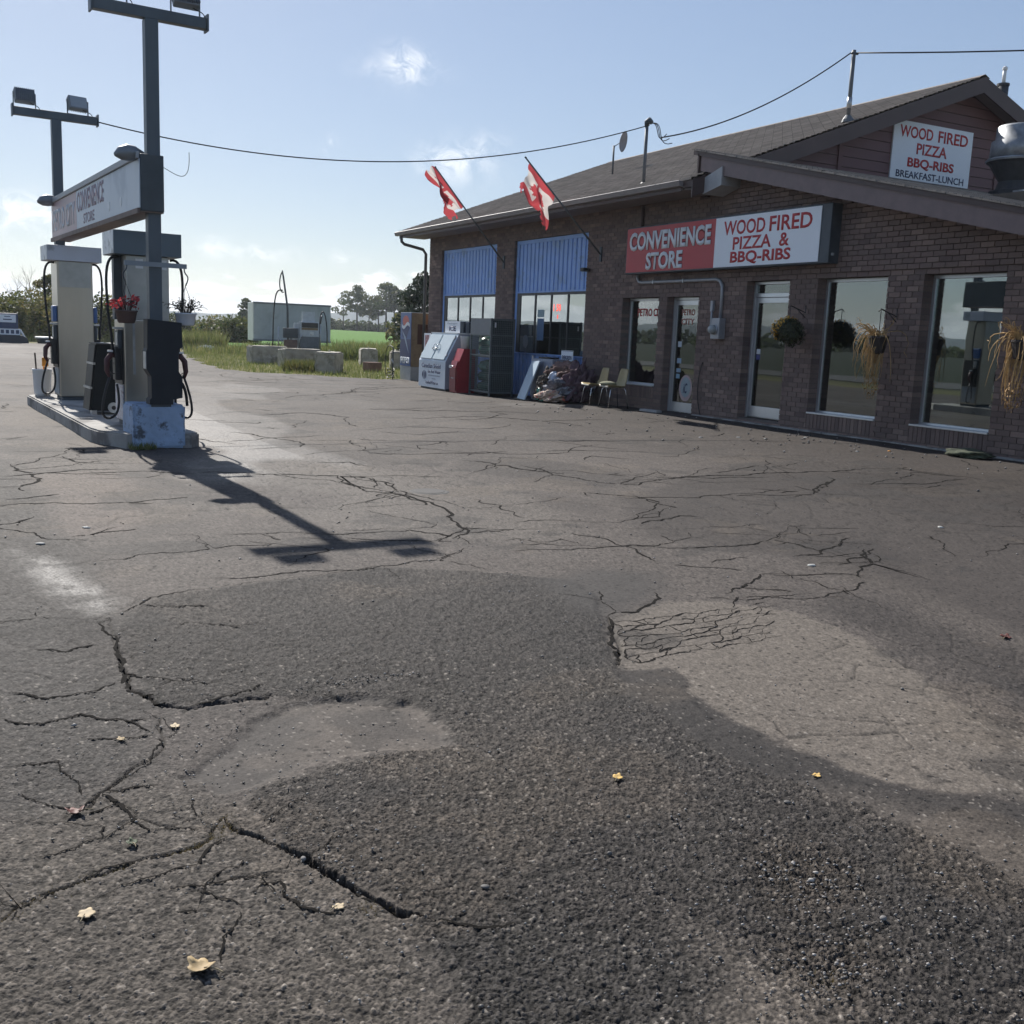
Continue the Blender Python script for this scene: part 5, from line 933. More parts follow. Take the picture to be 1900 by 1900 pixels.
def flag(label,base,tip,u0,u1,fly,flen,seed,curl):
    o=thing('flag',label,'flag',base); base=Vector(base); tip=Vector(tip)-base
    tube('pole',M('flag_pole',(.13,.14,.14),.5),o,[(0,0,0),tip*.5,tip],[.022,.02,.017],8); MB().lathe([(.0,-.02),(.03,0),(.0,.03)],0,0,10,False).build('finial',blackp,o,True).location=tip; box('bracket',darkmetal,o,.0,.03,-.04,.04,-.16,.16)
    nu,nv=26,40; V=[];F=[];A=[]; r=random.Random(seed); ph=[r.uniform(0,6) for _ in range(6)]
    fly=Vector(fly).normalized(); side=fly.cross(tip.normalized()).normalized()
    for j in range(nv+1):
        v=j/nv
        for i in range(nu+1):
            u=i/nu; p=tip*(u0+(u1-u0)*u)
            drop=Vector((0,0,-1))*(.17*v*v)
            p=p+fly*flen*v*(1-.25*curl*u)+drop*(1-.5*curl)+side*(.09*v**.6*math.sin(5.5*u+2.3*v+ph[0])+.09*v*math.sin(10*u+6*v+ph[1])+.07*v*math.sin(12*v-9*u+ph[2])+.03*math.sin(19*v+3*u+ph[4])*v+.03*v*math.sin(17*u-8*v+ph[5]))
            p=p+tip.normalized()*(.10*v*math.sin(7*v+4*u+ph[3])+.05*v*math.sin(15*v-6*u+ph[1]))
            if curl>.3: p=p+Vector((-.10,.06,.05))*math.sin(3.1*v)*(u**2)
            V.append(p)
    for j in range(nv):
        for i in range(nu):
            v=(j+.5)/nv; u=(i+.5)/nu
            if v>.93+.07*math.sin(u*31+seed)*math.sin(u*12): continue
            F.append((j*(nu+1)+i,j*(nu+1)+i+1,(j+1)*(nu+1)+i+1,(j+1)*(nu+1)+i)); a=1.0 if(v<.25 or v>.75) else 0.0
            if a==0 and bool(inside(np.array([(u-.5)*2.3]),np.array([(v-.47)*4.4*.62]),LEAF)[0]): a=1.0
            A.append(a)
    me=bpy.data.meshes.new('cloth'); me.from_pydata([tuple(p) for p in V],[],F); x=me.attributes.new('fl','FLOAT','FACE'); x.data.foreach_set('value',A); me.update(); link('cloth',me,clothm,o,True)
flag('tattered red and white flag hanging furled over the far garage bay',(12.47,24.5,3.36),(10.55,24.62,5.52),.60,1.0,(-.10,.80,-.30),.48,3,1.0)
flag('tattered red and white maple leaf flag above the nearer garage bay',(12.47,19.85,3.34),(10.5,19.80,5.14),.62,.95,(.05,.55,-.60),.62,8,.1)
# flower baskets on the piers
gold=leafmat('lit_gold_flower',[(.40,.20,.01),(.75,.40,.03),(.85,.55,.10)],.3); darkgreen=leafmat('dark_foliage',[(.015,.022,.008),(.035,.045,.015),(.06,.065,.02)],.25); straw=M('straw',(.42,.27,.11),.8,var=.3,scale=30)
def leafblob(name,mat,parent,c,rad,n,size,seed,sel=None,flat=1.0):
    r=random.Random(seed); q=MB()
    for i in range(n):
        d=Vector((r.gauss(0,1),r.gauss(0,1),r.gauss(0,1))).normalized()
        if sel and not sel(d): continue
        p=Vector(c)+Vector((d.x*rad,d.y*rad,d.z*rad*flat))*r.uniform(.72,1.05); s_=size*r.uniform(.6,1.3); u=(d+Vector((r.uniform(-.9,.9),r.uniform(-.9,.9),r.uniform(-.9,.9)))).normalized().orthogonal().normalized(); w=d.cross(u).normalized()
        q.c=r.random(); q.add([p-u*s_,p-w*s_*.55,p+u*s_,p+w*s_*.55],[(0,1,2,3)])
    return tag(q.build(name,mat,parent,attr='lc'),kind='stuff')
def wallhook(o,y): tube('wall_bracket',blackp,o,[(.33,0,.42),(.33,0,.30),(.0,0,.40),(-.05,0,.36)],.009,6); tube('wall_bracket',blackp,o,[(.33,0,.22),(.12,0,.37)],.007,6)
o=thing('hanging_basket','round basket of golden flowers hanging between the second door and the tall window','flower basket',(12.14,13.36,1.78))
wallhook(o,0); tube('chain',cable,o,[(0,0,.38),(0,0,.1)],.006,5); MB().lathe([(.05,-.16),(.14,-.08),(.17,.03)],0,0,14).build('pot',blackp,o); leafblob('foliage',darkgreen,o,(0,0,0),.25,1300,.030,5,None,.78); leafblob('trailing_foliage',darkgreen,o,(.02,-.06,-.08),.24,260,.034,15,None,.8); leafblob('flowers',gold,o,(0,0,.01),.285,1100,.025,6,lambda d:(d.y*.9+d.z*.35-d.x*.2)>.12,.75)  # gold flowers sit only on the sun side, painting its lit half
def dead_basket(label,loc,seed,pots=True):
    r=random.Random(seed); o=thing('hanging_basket',label,'flower basket',loc); wallhook(o,0)
    tube('chain',cable,o,[(0,0,.38),(0,0,.05)],.006,5); MB().lathe([(.06,-.26),(.10,-.24),(.14,-.04),(.15,-.03),(.15,0),(.02,0)],0,0,14).build('pot',M('dark_brown_pot',(.035,.025,.02),.7),o)
    q=MB()
    for i in range(70):
        a=r.uniform(.7,2.4) if r.random()<.62 else r.uniform(0,6.28)      # most stems trail to the left
        d=r.uniform(.08,.44); dz=-r.uniform(.05,.72)*(1 if r.random()<.8 else -.25); p0=Vector((.05*math.cos(a),.05*math.sin(a),.02)); p3=Vector((d*math.cos(a)*.7,d*math.sin(a),dz))
        k1=Vector((r.uniform(-.08,.08),r.uniform(-.08,.08),r.uniform(.02,.2))); pts=bez(p0,p0+Vector((d*.5*math.cos(a),d*.6*math.sin(a),.05))+k1,p3+Vector((r.uniform(-.1,.1),r.uniform(-.12,.12),r.uniform(.05,.35))),p3,8); w_=r.uniform(.5,1.25)
        q.tube([p+Vector((r.gauss(0,.008),r.gauss(0,.008),0)) for p in pts],[.007*w_,.008*w_,.007*w_,.007*w_,.006*w_,.005*w_,.004*w_,.003*w_,.002*w_],4)
        if r.random()<.5:
            e0=pts[r.randint(4,8)]; q.tube([e0,e0+Vector((r.uniform(-.06,.06),r.uniform(-.08,.08),r.uniform(-.09,.03)))],[.004,.002],4)
    for i in range(34):
        a=r.uniform(0,6.28); d=r.uniform(.02,.14); p0=Vector((.1*math.cos(a),.12*math.sin(a),-.1)); p3=Vector((d*math.cos(a)*.8,.06+d*math.sin(a),r.uniform(-.95,-.35)))
        q.tube(bez(p0,p0+Vector((r.uniform(-.1,.1),.05,-.2)),p3+Vector((r.uniform(-.1,.1),r.uniform(-.1,.1),.2)),p3,6),[.006,.006,.005,.005,.004,.003,.002],4)
    q.build('dead_stems',straw,o); leafblob('dead_leaves',M('straw_leaf',(.34,.20,.07),.8,var=.35,scale=40),o,(0,.05,-.72),.13,150,.020,seed+2,None,1.6)
dead_basket('hanging basket of dead straw stems between the two tall windows',(12.12,11.40,1.72),21)
dead_basket('hanging basket of dead straw stems at the right edge',(12.12,8.98,1.72),33)
# shell chairs
shell=M('tan_shell',(.34,.27,.13),.45,var=.1); litm=M('shell_lit_edge',(.58,.54,.46),.45); chrome=M('chrome_leg',(.55,.55,.56),.22,.95)
def chair(label,x,y,rz):
    o=thing('shell_chair',label,'chair',(x,y,gzf(x,y)),rz,'shell chairs by the wall')
    # local: faces -x
    prof=[(-.235,.432),(-.21,.445),(-.10,.435),(.05,.425),(.14,.43),(.19,.47),(.215,.54),(.235,.64),(.255,.74),(.27,.80)]
    V=[];F=[]; ny=10; n=len(prof)
    for th in(0,.012):
        for i,(px,pz) in enumerate(prof):
            hw=.225 if i<5 else .225-.012*(i-4); 
            for j in range(ny+1):
                s_=-1+2*j/ny; cup=.035*abs(s_)**2.5 if i<6 else 0; fwd=-.05*abs(s_)**2.2 if i>=5 else 0; rnd=1 if i<n-1 else .86
                V.append((px+fwd+(th if i>=5 else 0),hw*s_*rnd,pz+cup-(th if i<6 else 0)))
    m_=n*(ny+1)
    for i in range(n-1):
        for j in range(ny):
            a=i*(ny+1)+j; F.append((a,a+1,a+ny+2,a+ny+1)); F.append((m_+a,m_+a+ny+1,m_+a+ny+2,m_+a+1))
    edge=[j for j in range(ny+1)]+[i*(ny+1)+ny for i in range(1,n)]+[(n-1)*(ny+1)+j for j in range(ny-1,-1,-1)]+[i*(ny+1) for i in range(n-2,0,-1)]
    for a,b_ in zip(edge,edge[1:]+edge[:1]): F.append((a,m_+a,m_+b_,b_))
    me=bpy.data.meshes.new('seat_shell'); me.from_pydata(V,[],F); me.update(); link('seat_shell',me,shell,o,True)
    box('lit_edge',litm,o,-.246,-.232,-.19,.19,.425,.452,b=.005)  # pale strip puts the sunlit front edge of the seat into colour
    for sx,sy in((-1,-1),(-1,1),(1,-1),(1,1)): tube('leg',chrome,o,[(sx*.08,sy*.10,.415),(sx*.15,sy*.17,.405),(sx*.17,sy*.19,.37),(sx*.225,sy*.225,.0)],.0105,8)
    tube('cross_rail',chrome,o,[(-.08,-.10,.415),(.08,-.10,.415)],.01,6); tube('cross_rail',chrome,o,[(-.08,.10,.415),(.08,.10,.415)],.01,6); return o
chair('tan moulded chair, the empty one nearer the cloth heap',11.78,18.66,R_(-8)); chair('tan moulded chair with a cushion, beside the small window',11.80,17.98,R_(-6))
cz=gzf(11.7,18)+.445
bm=bmesh.new(); bmesh.ops.create_uvsphere(bm,u_segments=16,v_segments=8,radius=1)
for v in bm.verts: v.co=(v.co.x*.18,v.co.y*.19,.055+.055*v.co.z*(1-.3*abs(v.co.x*v.co.y)))
q=MB(); q.bm(bm); c_=q.build('cushion',M('olive_cushion',(.20,.20,.13),.9,var=.2,scale=12),None,True); c_.location=(11.70,18.06,cz-.012); tag(c_,'flat olive cushion lying on the second tan chair','cushion')
# bagged-ice freezer
frw=M('freezer_white',(.62,.68,.74),.4,var=.05,scale=2); frs=M('freezer_side',(.33,.35,.42),.45,var=.06); frd=M('freezer_door',(.44,.52,.56),.4,var=.05)
fx,fy=10.95,24.55; fz=gzf(fx,25)
o=thing('ice_freezer','white slant-front ice freezer with two doors and dark lettering','freezer',(fx,fy,fz))
pf_=[(0,.05),(0,.74),(.36,1.46),(.92,1.46),(.92,.05)]
MB().prism([(a,b_) for a,b_ in pf_],'y',.012,1.75).build('body',frw,o); MB().prism([(a+.004,b_) for a,b_ in pf_],'y',.0,.010).build('side_panel',frs,o); box('plinth',darkmetal,o,.05,.9,.05,1.7,0,.048); box('top_rim',whitep,o,.34,.93,-.01,1.76,1.461,1.485)
nrm=Vector((-.72,0,.36)).normalized(); tang=Vector((.36,0,.72)).normalized(); 
for k,(a,b_) in enumerate(((.10,.83),(.91,1.66))):
    q=MB(); p=lambda s_,y_,h: tuple(Vector((0,0,.74))+tang*s_+nrm*h+Vector((0,y_,0)))
    L_=.805; V=[p(.05,a,.002),p(L_-.05,a,.002),p(L_-.05,b_,.002),p(.05,b_,.002),p(.05,a,.04),p(L_-.05,a,.04),p(L_-.05,b_,.04),p(.05,b_,.04)]
    q.add(V,[(0,1,2,3),(4,7,6,5),(0,4,5,1),(1,5,6,2),(2,6,7,3),(3,7,4,0)]); dr=q.build('door',frd,o)
    hy=b_-.08 if k==0 else a+.08; tube('handle',chrome,dr,[p(.30,hy,.045),p(.31,hy,.09),p(.45,hy,.09),p(.46,hy,.045)],.012,6); tube('latch',chrome,dr,[p(.36,hy-.05,.06),p(.34,hy+(.35 if k==0 else -.1),.07)],.008,6)
    for s_ in(.15,.65): q=MB(); yy=a-.03 if k==0 else b_+.005; q.add([p(s_,yy,.003),p(s_+.06,yy,.003),p(s_+.06,yy+.03,.003),p(s_,yy+.03,.003),p(s_,yy,.04),p(s_+.06,yy,.04),p(s_+.06,yy+.03,.04),p(s_,yy+.03,.04)],[(4,7,6,5),(0,4,5,1),(1,5,6,2),(2,6,7,3),(3,7,4,0)]); q.build('hinge',galv,dr)
text('lettering','Canadian Shield',navy,o,(-.001,1.55,.55),'X',1.25,.12,.02,.002); text('lettering','Ice And Water',navy,o,(-.001,1.12,.42),'X',.82,.09,.02,.002); box('small_print',M('emblem_grey',(.30,.34,.40),.6),o,-.003,-.001,.34,1.08,.345,.375); box('small_print',M('emblem_grey',None),o,-.003,-.001,.60,.85,.265,.29); text('lettering','IceAndWater.ca',navy,o,(-.001,1.25,.13),'X',.80,.09,.02,.002)
disc('emblem',M('emblem_grey',(.30,.34,.40),.6),o,-.001,1.36,.36,.16,.12); disc('emblem',M('emblem_dark',(.05,.06,.12),.6),o,-.0035,1.30,.36,.05,.09); disc('emblem',M('emblem_dark',None),o,-.0035,1.46,.37,.04,.07)
ic=box('ice_unit',frs,o,.42,.86,.10,1.0,1.487,1.78); box('front_sign',whitepanel,ic,.411,.419,.08,1.02,1.49,1.785); text('lettering','ICE',navy,ic,(.410,.75,1.53),'X',.42,.13,.04,.002); text('lettering','Packaged',M('emblem_grey',None),ic,(.410,.85,1.70),'X',.6,.05,.0,.002)
for i in range(5): box('louvre',darkmetal if i%2 else galv,ic,.44+i*.08,.50+i*.08,.085,.099,1.50,1.77)
# red coin-sorter style newspaper box with a white pail
o=thing('newspaper_box','red sloping newspaper box beside the ice freezer','newspaper box',(11.02,23.98,gzf(11.4,24)))
redm=M('red_box_paint',(.34,.025,.035),.4,var=.15); MB().prism([(0,.0),(.0,.62),(.06,.80),(.18,1.10),(.50,1.10),(.50,.0)],'y',0,.42).build('body',redm,o); MB().prism([(-.03,.05),(-.001,.05),(-.001,.60),(.05,.79),(.03,.80),(-.03,.62)],'y',.03,.39).build('door',M('dark_red',(.22,.02,.03),.4),o)
tube('handle',chrome,o,[(-.05,.05,.66),(-.05,.37,.66)],.010,6); tube('handle',chrome,o,[(-.045,.05,.36),(-.045,.30,.36)],.008,6); box('label_plate',whitep,o,-.04,-.032,.24,.42,.61,.68)
tag(MB().lathe([(.10,0),(.12,.30),(.125,.31),(.11,.31),(.10,.05)],0,0,16).build('white_pail',whitep,None,True),'white plastic pail standing on the red newspaper box','pail').location=(11.30,24.16,gzf(11.6,24)+1.10)
# wire cage full of green bags
CX,CY,CZ=11.30,22.72,gzf(11.4,23); CW,CD,CH=1.14,.66,1.87
o=thing('wire_cage','dark tall wire storage cage filled with green bags','storage cage',(CX,CY,CZ))
cagem=M('cage_metal',(.12,.14,.145),.5,.2,var=.2)
for xx in(0,CD-.04):
    for yy in(0,CW-.04): box('corner_post',cagem,o,xx,xx+.04,yy,yy+.04,0,CH)
for zz in(.08,.96,CH-.42,CH-.04):
    for xx in(.004,CD-.036): box('rail',cagem,o,xx,xx+.03,.041,CW-.041,zz,zz+.035)
    for yy in(.004,CW-.036): box('rail',cagem,o,.041,CD-.041,yy,yy+.03,zz,zz+.035)
for zz in(.55,1.2): box('rail',cagem,o,.041,CD-.041,.004,.034,zz,zz+.035)
box('head_panel',M('cage_panel',(.12,.14,.165),.45),o,-.004,.0,.05,CW-.02,CH-.40,CH-.03); box('shelf',cagem,o,.05,CD-.05,.05,CW-.05,.93,.95); box('floor_tray',cagem,o,.05,CD-.05,.05,CW-.05,.06,.08); box('tag_plate',whitep,o,.10,.14,-.004,.002,CH-.22,CH-.10); box('top_sheet',cagem,o,.04,CD-.04,.04,CW-.04,CH-.03,CH-.01)
q=MB()
for i in range(1,22): yy=i*CW/22; q.box(.008,.013,yy-.004,yy+.004,.10,CH-.42)
for i in range(1,26): zz=.1+i*(CH-.52)/26; q.box(.013,.018,.04,CW-.04,zz-.004,zz+.004)
q.build('wire_mesh',cagem,o); q=MB()
box('back_sheet',M('sheet_dark',(.02,.035,.03),.6),o,CD-.034,CD-.030,.04,CW-.04,.1,CH-.05); box('side_sheet',M('sheet_dark',None),o,.045,CD-.045,.020,.024,.1,CH-.05)
for i in range(1,13): xx=i*CD/13; q.box(xx-.004,xx+.004,.008,.013,.1,CH-.05)
for i in range(1,34): zz=.1+i*(CH-.15)/34; q.box(.04,CD-.04,.013,.018,zz-.004,zz+.004)
q.build('wire_mesh',cagem,o)
def lump(name,label,cat,loc,sc,mat,seed,rough=.35,rz=0,group=None,fr=2.0,sub=4):
    bm=bmesh.new(); bmesh.ops.create_icosphere(bm,subdivisions=sub,radius=1)
    co_=np.array([v.co[:] for v in bm.verts]); n_=fbm(co_[:,0]*fr+seed*3.1,co_[:,1]*fr+co_[:,2]*fr*1.3,4,seed)+.6*np.abs(fbm(co_[:,0]*fr*2-co_[:,2]*fr*2+seed,co_[:,1]*fr*2+seed,3,seed+9)-.5)-.5
    for v,k in zip(bm.verts,n_):
        p=v.co*(1+rough*2*float(k)); p.z=max(p.z,-.72); v.co=Vector((p.x*sc[0],p.y*sc[1],(p.z+.72)*sc[2]))
    q=MB(); q.bm(bm); o_=q.build(name,mat,None,True); o_.location=loc; o_.rotation_euler=(0,0,rz); tag(o_,label,cat,group); return o_
gbag=M('green_bag',(.02,.10,.065),.25,var=.4,scale=9); gbag2=M('pale_green_bag',(.16,.32,.24),.25,var=.5,scale=8)
k=0
for zz,yy,mt in((.09,.30,gbag),(.09,.82,gbag),(.34,.30,gbag),(.34,.82,gbag),(.58,.32,gbag),(.58,.80,gbag2),(.965,.32,gbag),(.965,.80,gbag),(1.17,.34,gbag2),(1.17,.80,gbag)):
    k+=1; lump('green_bag','shiny green bag, %s on the %s side of the cage'%(('lowest','second lowest','third from the bottom','just above the middle shelf','topmost')[(k-1)//2],('near','far')[(k-1)%2]),'bag',(CX+.33,CY+yy,CZ+zz),(.21,.24,.155),mt,40+k,.22,0,'green bags in the cage',2.4,3)
# leaning boards and cabinet
lb=M('board_pale',(.50,.60,.68),.4,var=.06)
o=thing('leaning_board','pale blue-white board leaning in front of a grey cabinet','board',(11.42,21.12,gzf(11.5,21.3)),R_(-12))
MB().add([(0,.0,.03),(0,.60,.03),(.30,.52,.90),(.30,-.10,.93),(.03,.0,.025),(.03,.60,.025),(.33,.52,.895),(.33,-.10,.925)],[(0,1,2,3),(4,7,6,5),(0,4,5,1),(1,5,6,2),(2,6,7,3),(3,7,4,0)]).build('panel',lb,o); box('foot_block',blackp,o,-.05,.10,.05,.7,0,.028)
o=thing('grey_cabinet','old grey metal cabinet standing behind the leaning board','cabinet',(11.84,20.62,gzf(11.8,20.8)))
MB().bbox(0,.42,0,.95,.0,.96,b=.01).build('body',M('cabinet_grey',(.28,.31,.38),.5,var=.1),o); box('top_clutter',blackp,o,.05,.30,.2,.75,.962,1.0,b=.01); box('edge_trim',galv,o,-.008,-.001,.40,.42,.05,.92); box('back_panel',M('pale_panel',None),o,.02,.05,.952,1.02,.08,1.02)
o=thing('yard_sign','small white sign with dark lettering leaning on the blue boards','sign',(12.32,20.55,gzf(12.3,20.7)+.55))
box('panel',whitepanel,o,0,.015,0,.52,.30,.62); text('lettering','EVERGREEN',navy,o,(-.001,.48,.41),'X',.44,.09,.03,.002); box('stake',wood,o,.016,.04,.05,.09,-.5,.5); box('lower_panel',whitepanel,o,.0,.012,-.02,.22,.0,.298); box('border',navy,o,-.003,-.001,.0,.52,.60,.612)
# heap of cloth and bags
heap=[('cloth_heap','brown mottled blanket on top of the heap beside the chairs','blanket',(12.02,20.10,.42),(.36,.48,.24),M('mottled_cloth',(.16,.10,.09),.9,var=.5,scale=14),61),
('cloth_heap','grey patterned cloth bundle in the middle of the heap','cloth bundle',(11.92,20.00,.12),(.40,.52,.30),M('grey_cloth',(.15,.16,.19),.9,var=.6,scale=16,dirt=((.35,.35,.36),.3,12)),62),
('cloth_heap','dark leafy debris bundle at the left of the heap','debris bundle',(11.75,20.55,.05),(.25,.34,.36),M('debris_cloth',(.055,.05,.045),.9,var=.7,scale=20,dirt=((.25,.16,.10),.3,14)),63),
('cloth_heap','maroon cloth sagging at the right side of the heap','cloth bundle',(11.90,19.55,.05),(.26,.26,.40),M('maroon_cloth',(.10,.06,.075),.9,var=.3,scale=12),64),
('plastic_bag','shiny green plastic bag at the foot of the heap','bag',(11.60,20.42,.03),(.17,.22,.17),M('teal_bag',(.05,.22,.17),.22,var=.6,scale=12),65),
('cloth_heap','pale cream and red cloth spilling onto the asphalt in front of the heap','cloth',(11.52,20.0,.03),(.20,.38,.13),M('cream_cloth',(.48,.38,.31),.9,var=.25,scale=8,dirt=((.55,.12,.09),.35,7)),66),
('plastic_bag','small white and blue package in the heap','package',(11.62,20.10,.42),(.10,.14,.13),M('white_pack',(.45,.50,.60),.5,var=.5,scale=10),67),
('cloth_heap','rust brown rag under the blanket','rag',(11.66,20.35,.28),(.14,.18,.14),M('rust_cloth',(.22,.12,.07),.9,var=.5,scale=14),68)]
for nm,lb_,ct,lc,sc_,mt,sd_ in heap: lump(nm,lb_,ct,(lc[0],lc[1],lc[2]+gzf(lc[0],lc[1])),sc_,mt,sd_,.75,0,None,2.6,5)
# soda machine past the corner, small sign, air hose
o=thing('soda_machine','tall blue soda vending machine at the far corner of the store','vending machine',(12.10,29.72,gzf(12,29.7)))
vb=M('vending_blue',(.055,.12,.30),.35,var=.1); vwh=M('vending_white',(.62,.65,.68),.4); vrd=M('vending_red',(.50,.10,.07),.4); vdk=M('vending_navy',(.03,.045,.14),.4)
MB().bbox(0,.75,0,.85,.42,2.03,b=.01).build('cabinet',M('vending_tan',(.30,.21,.12),.5,var=.2),o); MB().bbox(-.004,.75,.002,.85,.0,.418,b=.008).build('base',M('vending_base',(.42,.42,.40),.5),o); box('front_panel',vb,o,-.016,-.004,.0,.85,.43,2.03)
disc('emblem_red',vrd,o,-.017,.42,1.78,.25,.17); 
q=MB(); n=14; q.add([(-.021,.10+.64*i/n,1.70+.06*math.sin(6.28*i/n)) for i in range(n+1)]+[(-.021,.10+.64*i/n,1.60+.06*math.sin(6.28*i/n)) for i in range(n+1)],[(i,i+n+1,i+n+2,i+1) for i in range(n)]); q.build('emblem_wave',vwh,o)
q=MB(); q.add([(-.020,.10+.64*i/n,1.59+.06*math.sin(6.28*i/n)) for i in range(n+1)]+[(-.020,.35+.3*i/n,1.25+.05*i/n) for i in range(n+1)],[(i,i+n+1,i+n+2,i+1) for i in range(n)]); q.build('emblem_wave',vdk,o); MB().add([(-.0205,.70,1.50),(-.0205,.30,1.0),(-.0205,.12,.80),(-.0205,.40,1.30)],[(0,1,2,3)]).build('emblem_wave',M('vending_pale',(.30,.38,.48),.4),o)
box('dark_field',vdk,o,-.0185,-.0168,.02,.83,.66,1.24) ; text('lettering','PEPSI',vwh,o,(-.019,.78,.50),'X',.70,.20,.05,.002); box('side_graphic',M('vending_brown',(.11,.05,.035),.5),o,.20,.62,-.006,-.001,1.1,1.7); box('side_graphic',M('vending_orange',(.34,.16,.08),.5),o,.38,.72,-.006,-.001,1.72,1.98); box('top_trim',whitep,o,-.01,.76,-.004,.86,2.032,2.05)
o=thing('poster_stand','small white poster on a stand left of the ice freezer','sign',(11.45,26.75,gzf(11.4,26.7)))
box('board',whitepanel,o,0,.02,0,.42,.98,1.45); box('print',M('poster_print',(.42,.22,.22),.6,var=.6,scale=14),o,-.003,-.001,.07,.35,1.04,1.40); tube('stake',galv,o,[(.03,.2,0),(.03,.2,.98)],.014,6); box('foot_plate',galv,o,-.12,.16,.08,.32,0,.012)
o=thing('air_hose','black air hose coiled on a bent stand beside the soda machine','hose',(11.75,30.3,gzf(11.7,30.2)))
tube('stand',darkmetal,o,[(0,0,0),(0,0,.95),(-.02,.05,1.0)],.02,8); pts=[]
for i in range(40): a=i*.5; pts.append((-.05+.17*math.cos(a)*(.7+.3*math.sin(i)),.05+.2*math.sin(a),.05+.012*i*.6+.06*math.sin(a*1.3)))
tube('coil',rubber,o,pts,.012,6); tube('hose_line',rubber,o,bez((0,0,.95),(-.05,.55,1.3),(-.05,.65,.4),(-.1,.3,.1)),.012,6); tube('valve',galv,o,[(0,-.03,.5),(0,.05,.62)],.03,8)
# ------------------------------------------------------------ background: yard, trailer, old pump, blocks
def tz(x,y): return float(terr(np.array([x]),np.array([y]))[0])
def cblock(label,x,y,rz,l=1.5,w=.75,h=.75):
    o=thing('barrier_block',label,'concrete block',(x,y,-.06),rz,'concrete barrier blocks')
    bm=bmesh.new(); bmesh.ops.create_cube(bm,size=1)
    for v in bm.verts: v.co=(v.co.x*l,v.co.y*w,h/2+v.co.z*h)
    bmesh.ops.bevel(bm,geom=bm.edges[:],offset=.05,segments=2,affect='EDGES'); bmesh.ops.subdivide_edges(bm,edges=[e for e in bm.edges if e.calc_length()>.3],cuts=5,use_grid_fill=True)
    for v in bm.verts: v.co+=Vector([random.uniform(-.012,.012) for _ in range(3)])
    q=MB(); q.bm(bm); q.build('block',M('block_concrete',(.40,.37,.31),.9,var=.3,scale=2.5,bump=.01,bscale=12,dirt=((.20,.19,.14),.5,2)),o); tube('lifting_loop',darkmetal,o,bez((-.12,0,h-.02),(-.12,0,h+.1),(.12,0,h+.1),(.12,0,h-.02)),.012,6)
cblock('leftmost weathered concrete block, farthest from the store',11.05,42.6,R_(4)); cblock('long concrete block second from the left by the old pump',11.35,39.0,R_(8)); cblock('nearest concrete block, half hidden in weeds',11.35,35.35,R_(62)); cblock('dark-ended concrete block standing before the green field',16.0,44.3,R_(74)); cblock('rightmost concrete block beside the soda machine',15.9,40.3,R_(70))
o=thing('brick_rubble','small reddish block lying in the grass in front of the dark-ended block','rubble',(13.5,36.9,-.05),R_(20)); MB().bbox(-.3,.3,-.2,.2,0,.38,b=.03).build('chunk',M('rubble_red',(.20,.12,.09),.9,var=.3,scale=4),o); box('base_stone',concrete,o,-.12,.18,-.15,.1,-.2,-.002)
def at_px(px,py,dist):
    d=pixdir(px,py); k=dist/math.hypot(d.x,d.y); return d.x*k,d.y*k
# box trailer
tp=Vector(at_px(613,640,73.8)); tq=Vector(at_px(470,630,72.8)); dv=(tq-tp); ln=dv.length; ang=math.atan2(dv.y,dv.x)
o=thing('box_trailer','long pale grey box trailer body parked beyond the blocks','trailer',(tp.x,tp.y,tz(tp.x,tp.y)),ang)
trm=M('trailer_grey',(.46,.50,.49),.5,var=.10,scale=1.2,dirt=((.38,.41,.40),.4,.8)); MB().bbox(0,ln,-2.4,0,.55,3.1,b=.03).build('box_body',trm,o)
for i in range(1,24): box('side_rib',trm,o,i*ln/24-.02,i*ln/24+.02,.001,.025,.62,3.02)
box('top_rail',M('trailer_rail',(.20,.22,.23),.5),o,-.02,ln+.02,.001,.05,3.0,3.12); box('bottom_rail',M('trailer_rail',None),o,-.02,ln+.02,.001,.05,.55,.68)
for sx in(1.2,2.4):
    wq=MB(); wq.tube([(sx,.0,.48),(sx,-.28,.48)],.48,18); wq.build('wheel',rubber,o)
# old diesel pump, hose mast
px_,py_=17.6,58.6
o=thing('old_pump','old square fuel pump with white cap sign beyond the concrete blocks','fuel pump',(px_,py_,-.03),R_(-14))
opw=M('old_pump_white',(.52,.55,.58),.5,var=.15); MB().bbox(-.55,.55,-.3,.3,0,1.0,b=.02).build('lower_cabinet',M('old_pump_dark',(.12,.14,.16),.5,var=.2),o); MB().bbox(-.55,.55,-.3,.3,1.002,1.85,b=.02).build('upper_cabinet',opw,o); box('display',blackp,o,-.42,.48,-.325,-.302,1.52,1.78); box('brown_band',M('brown_band',(.25,.17,.09),.6),o,-.42,.48,-.312,-.302,1.38,1.50); box('label_plate',whitep,o,.05,.25,-.315,-.302,1.08,1.28); box('cap_sign',M('cap_sign_white',(.55,.58,.60),.5),o,-.40,.32,-.15,.15,1.853,2.40)
MB().bbox(-.85,-.56,-.28,.28,0,1.75,b=.02).build('side_cabinet',opw,o); tube('hose',rubber,o,bez((.58,0,1.2),(.55,0,3.0),(1.05,0,2.9),(1.02,0,.5),16),.035,8); tube('pipe_post',galv,o,[(.62,0,0),(.62,0,1.9)],.045,8); tube('nozzle',darkmetal,o,[(.60,-.1,1.75),(.66,-.15,2.1),(.72,-.15,2.2)],.05,8)
o=thing('hose_mast','tall leaning mast with hanging hose beside the old pump','mast',(16.85,61.5,-.03),R_(-14))
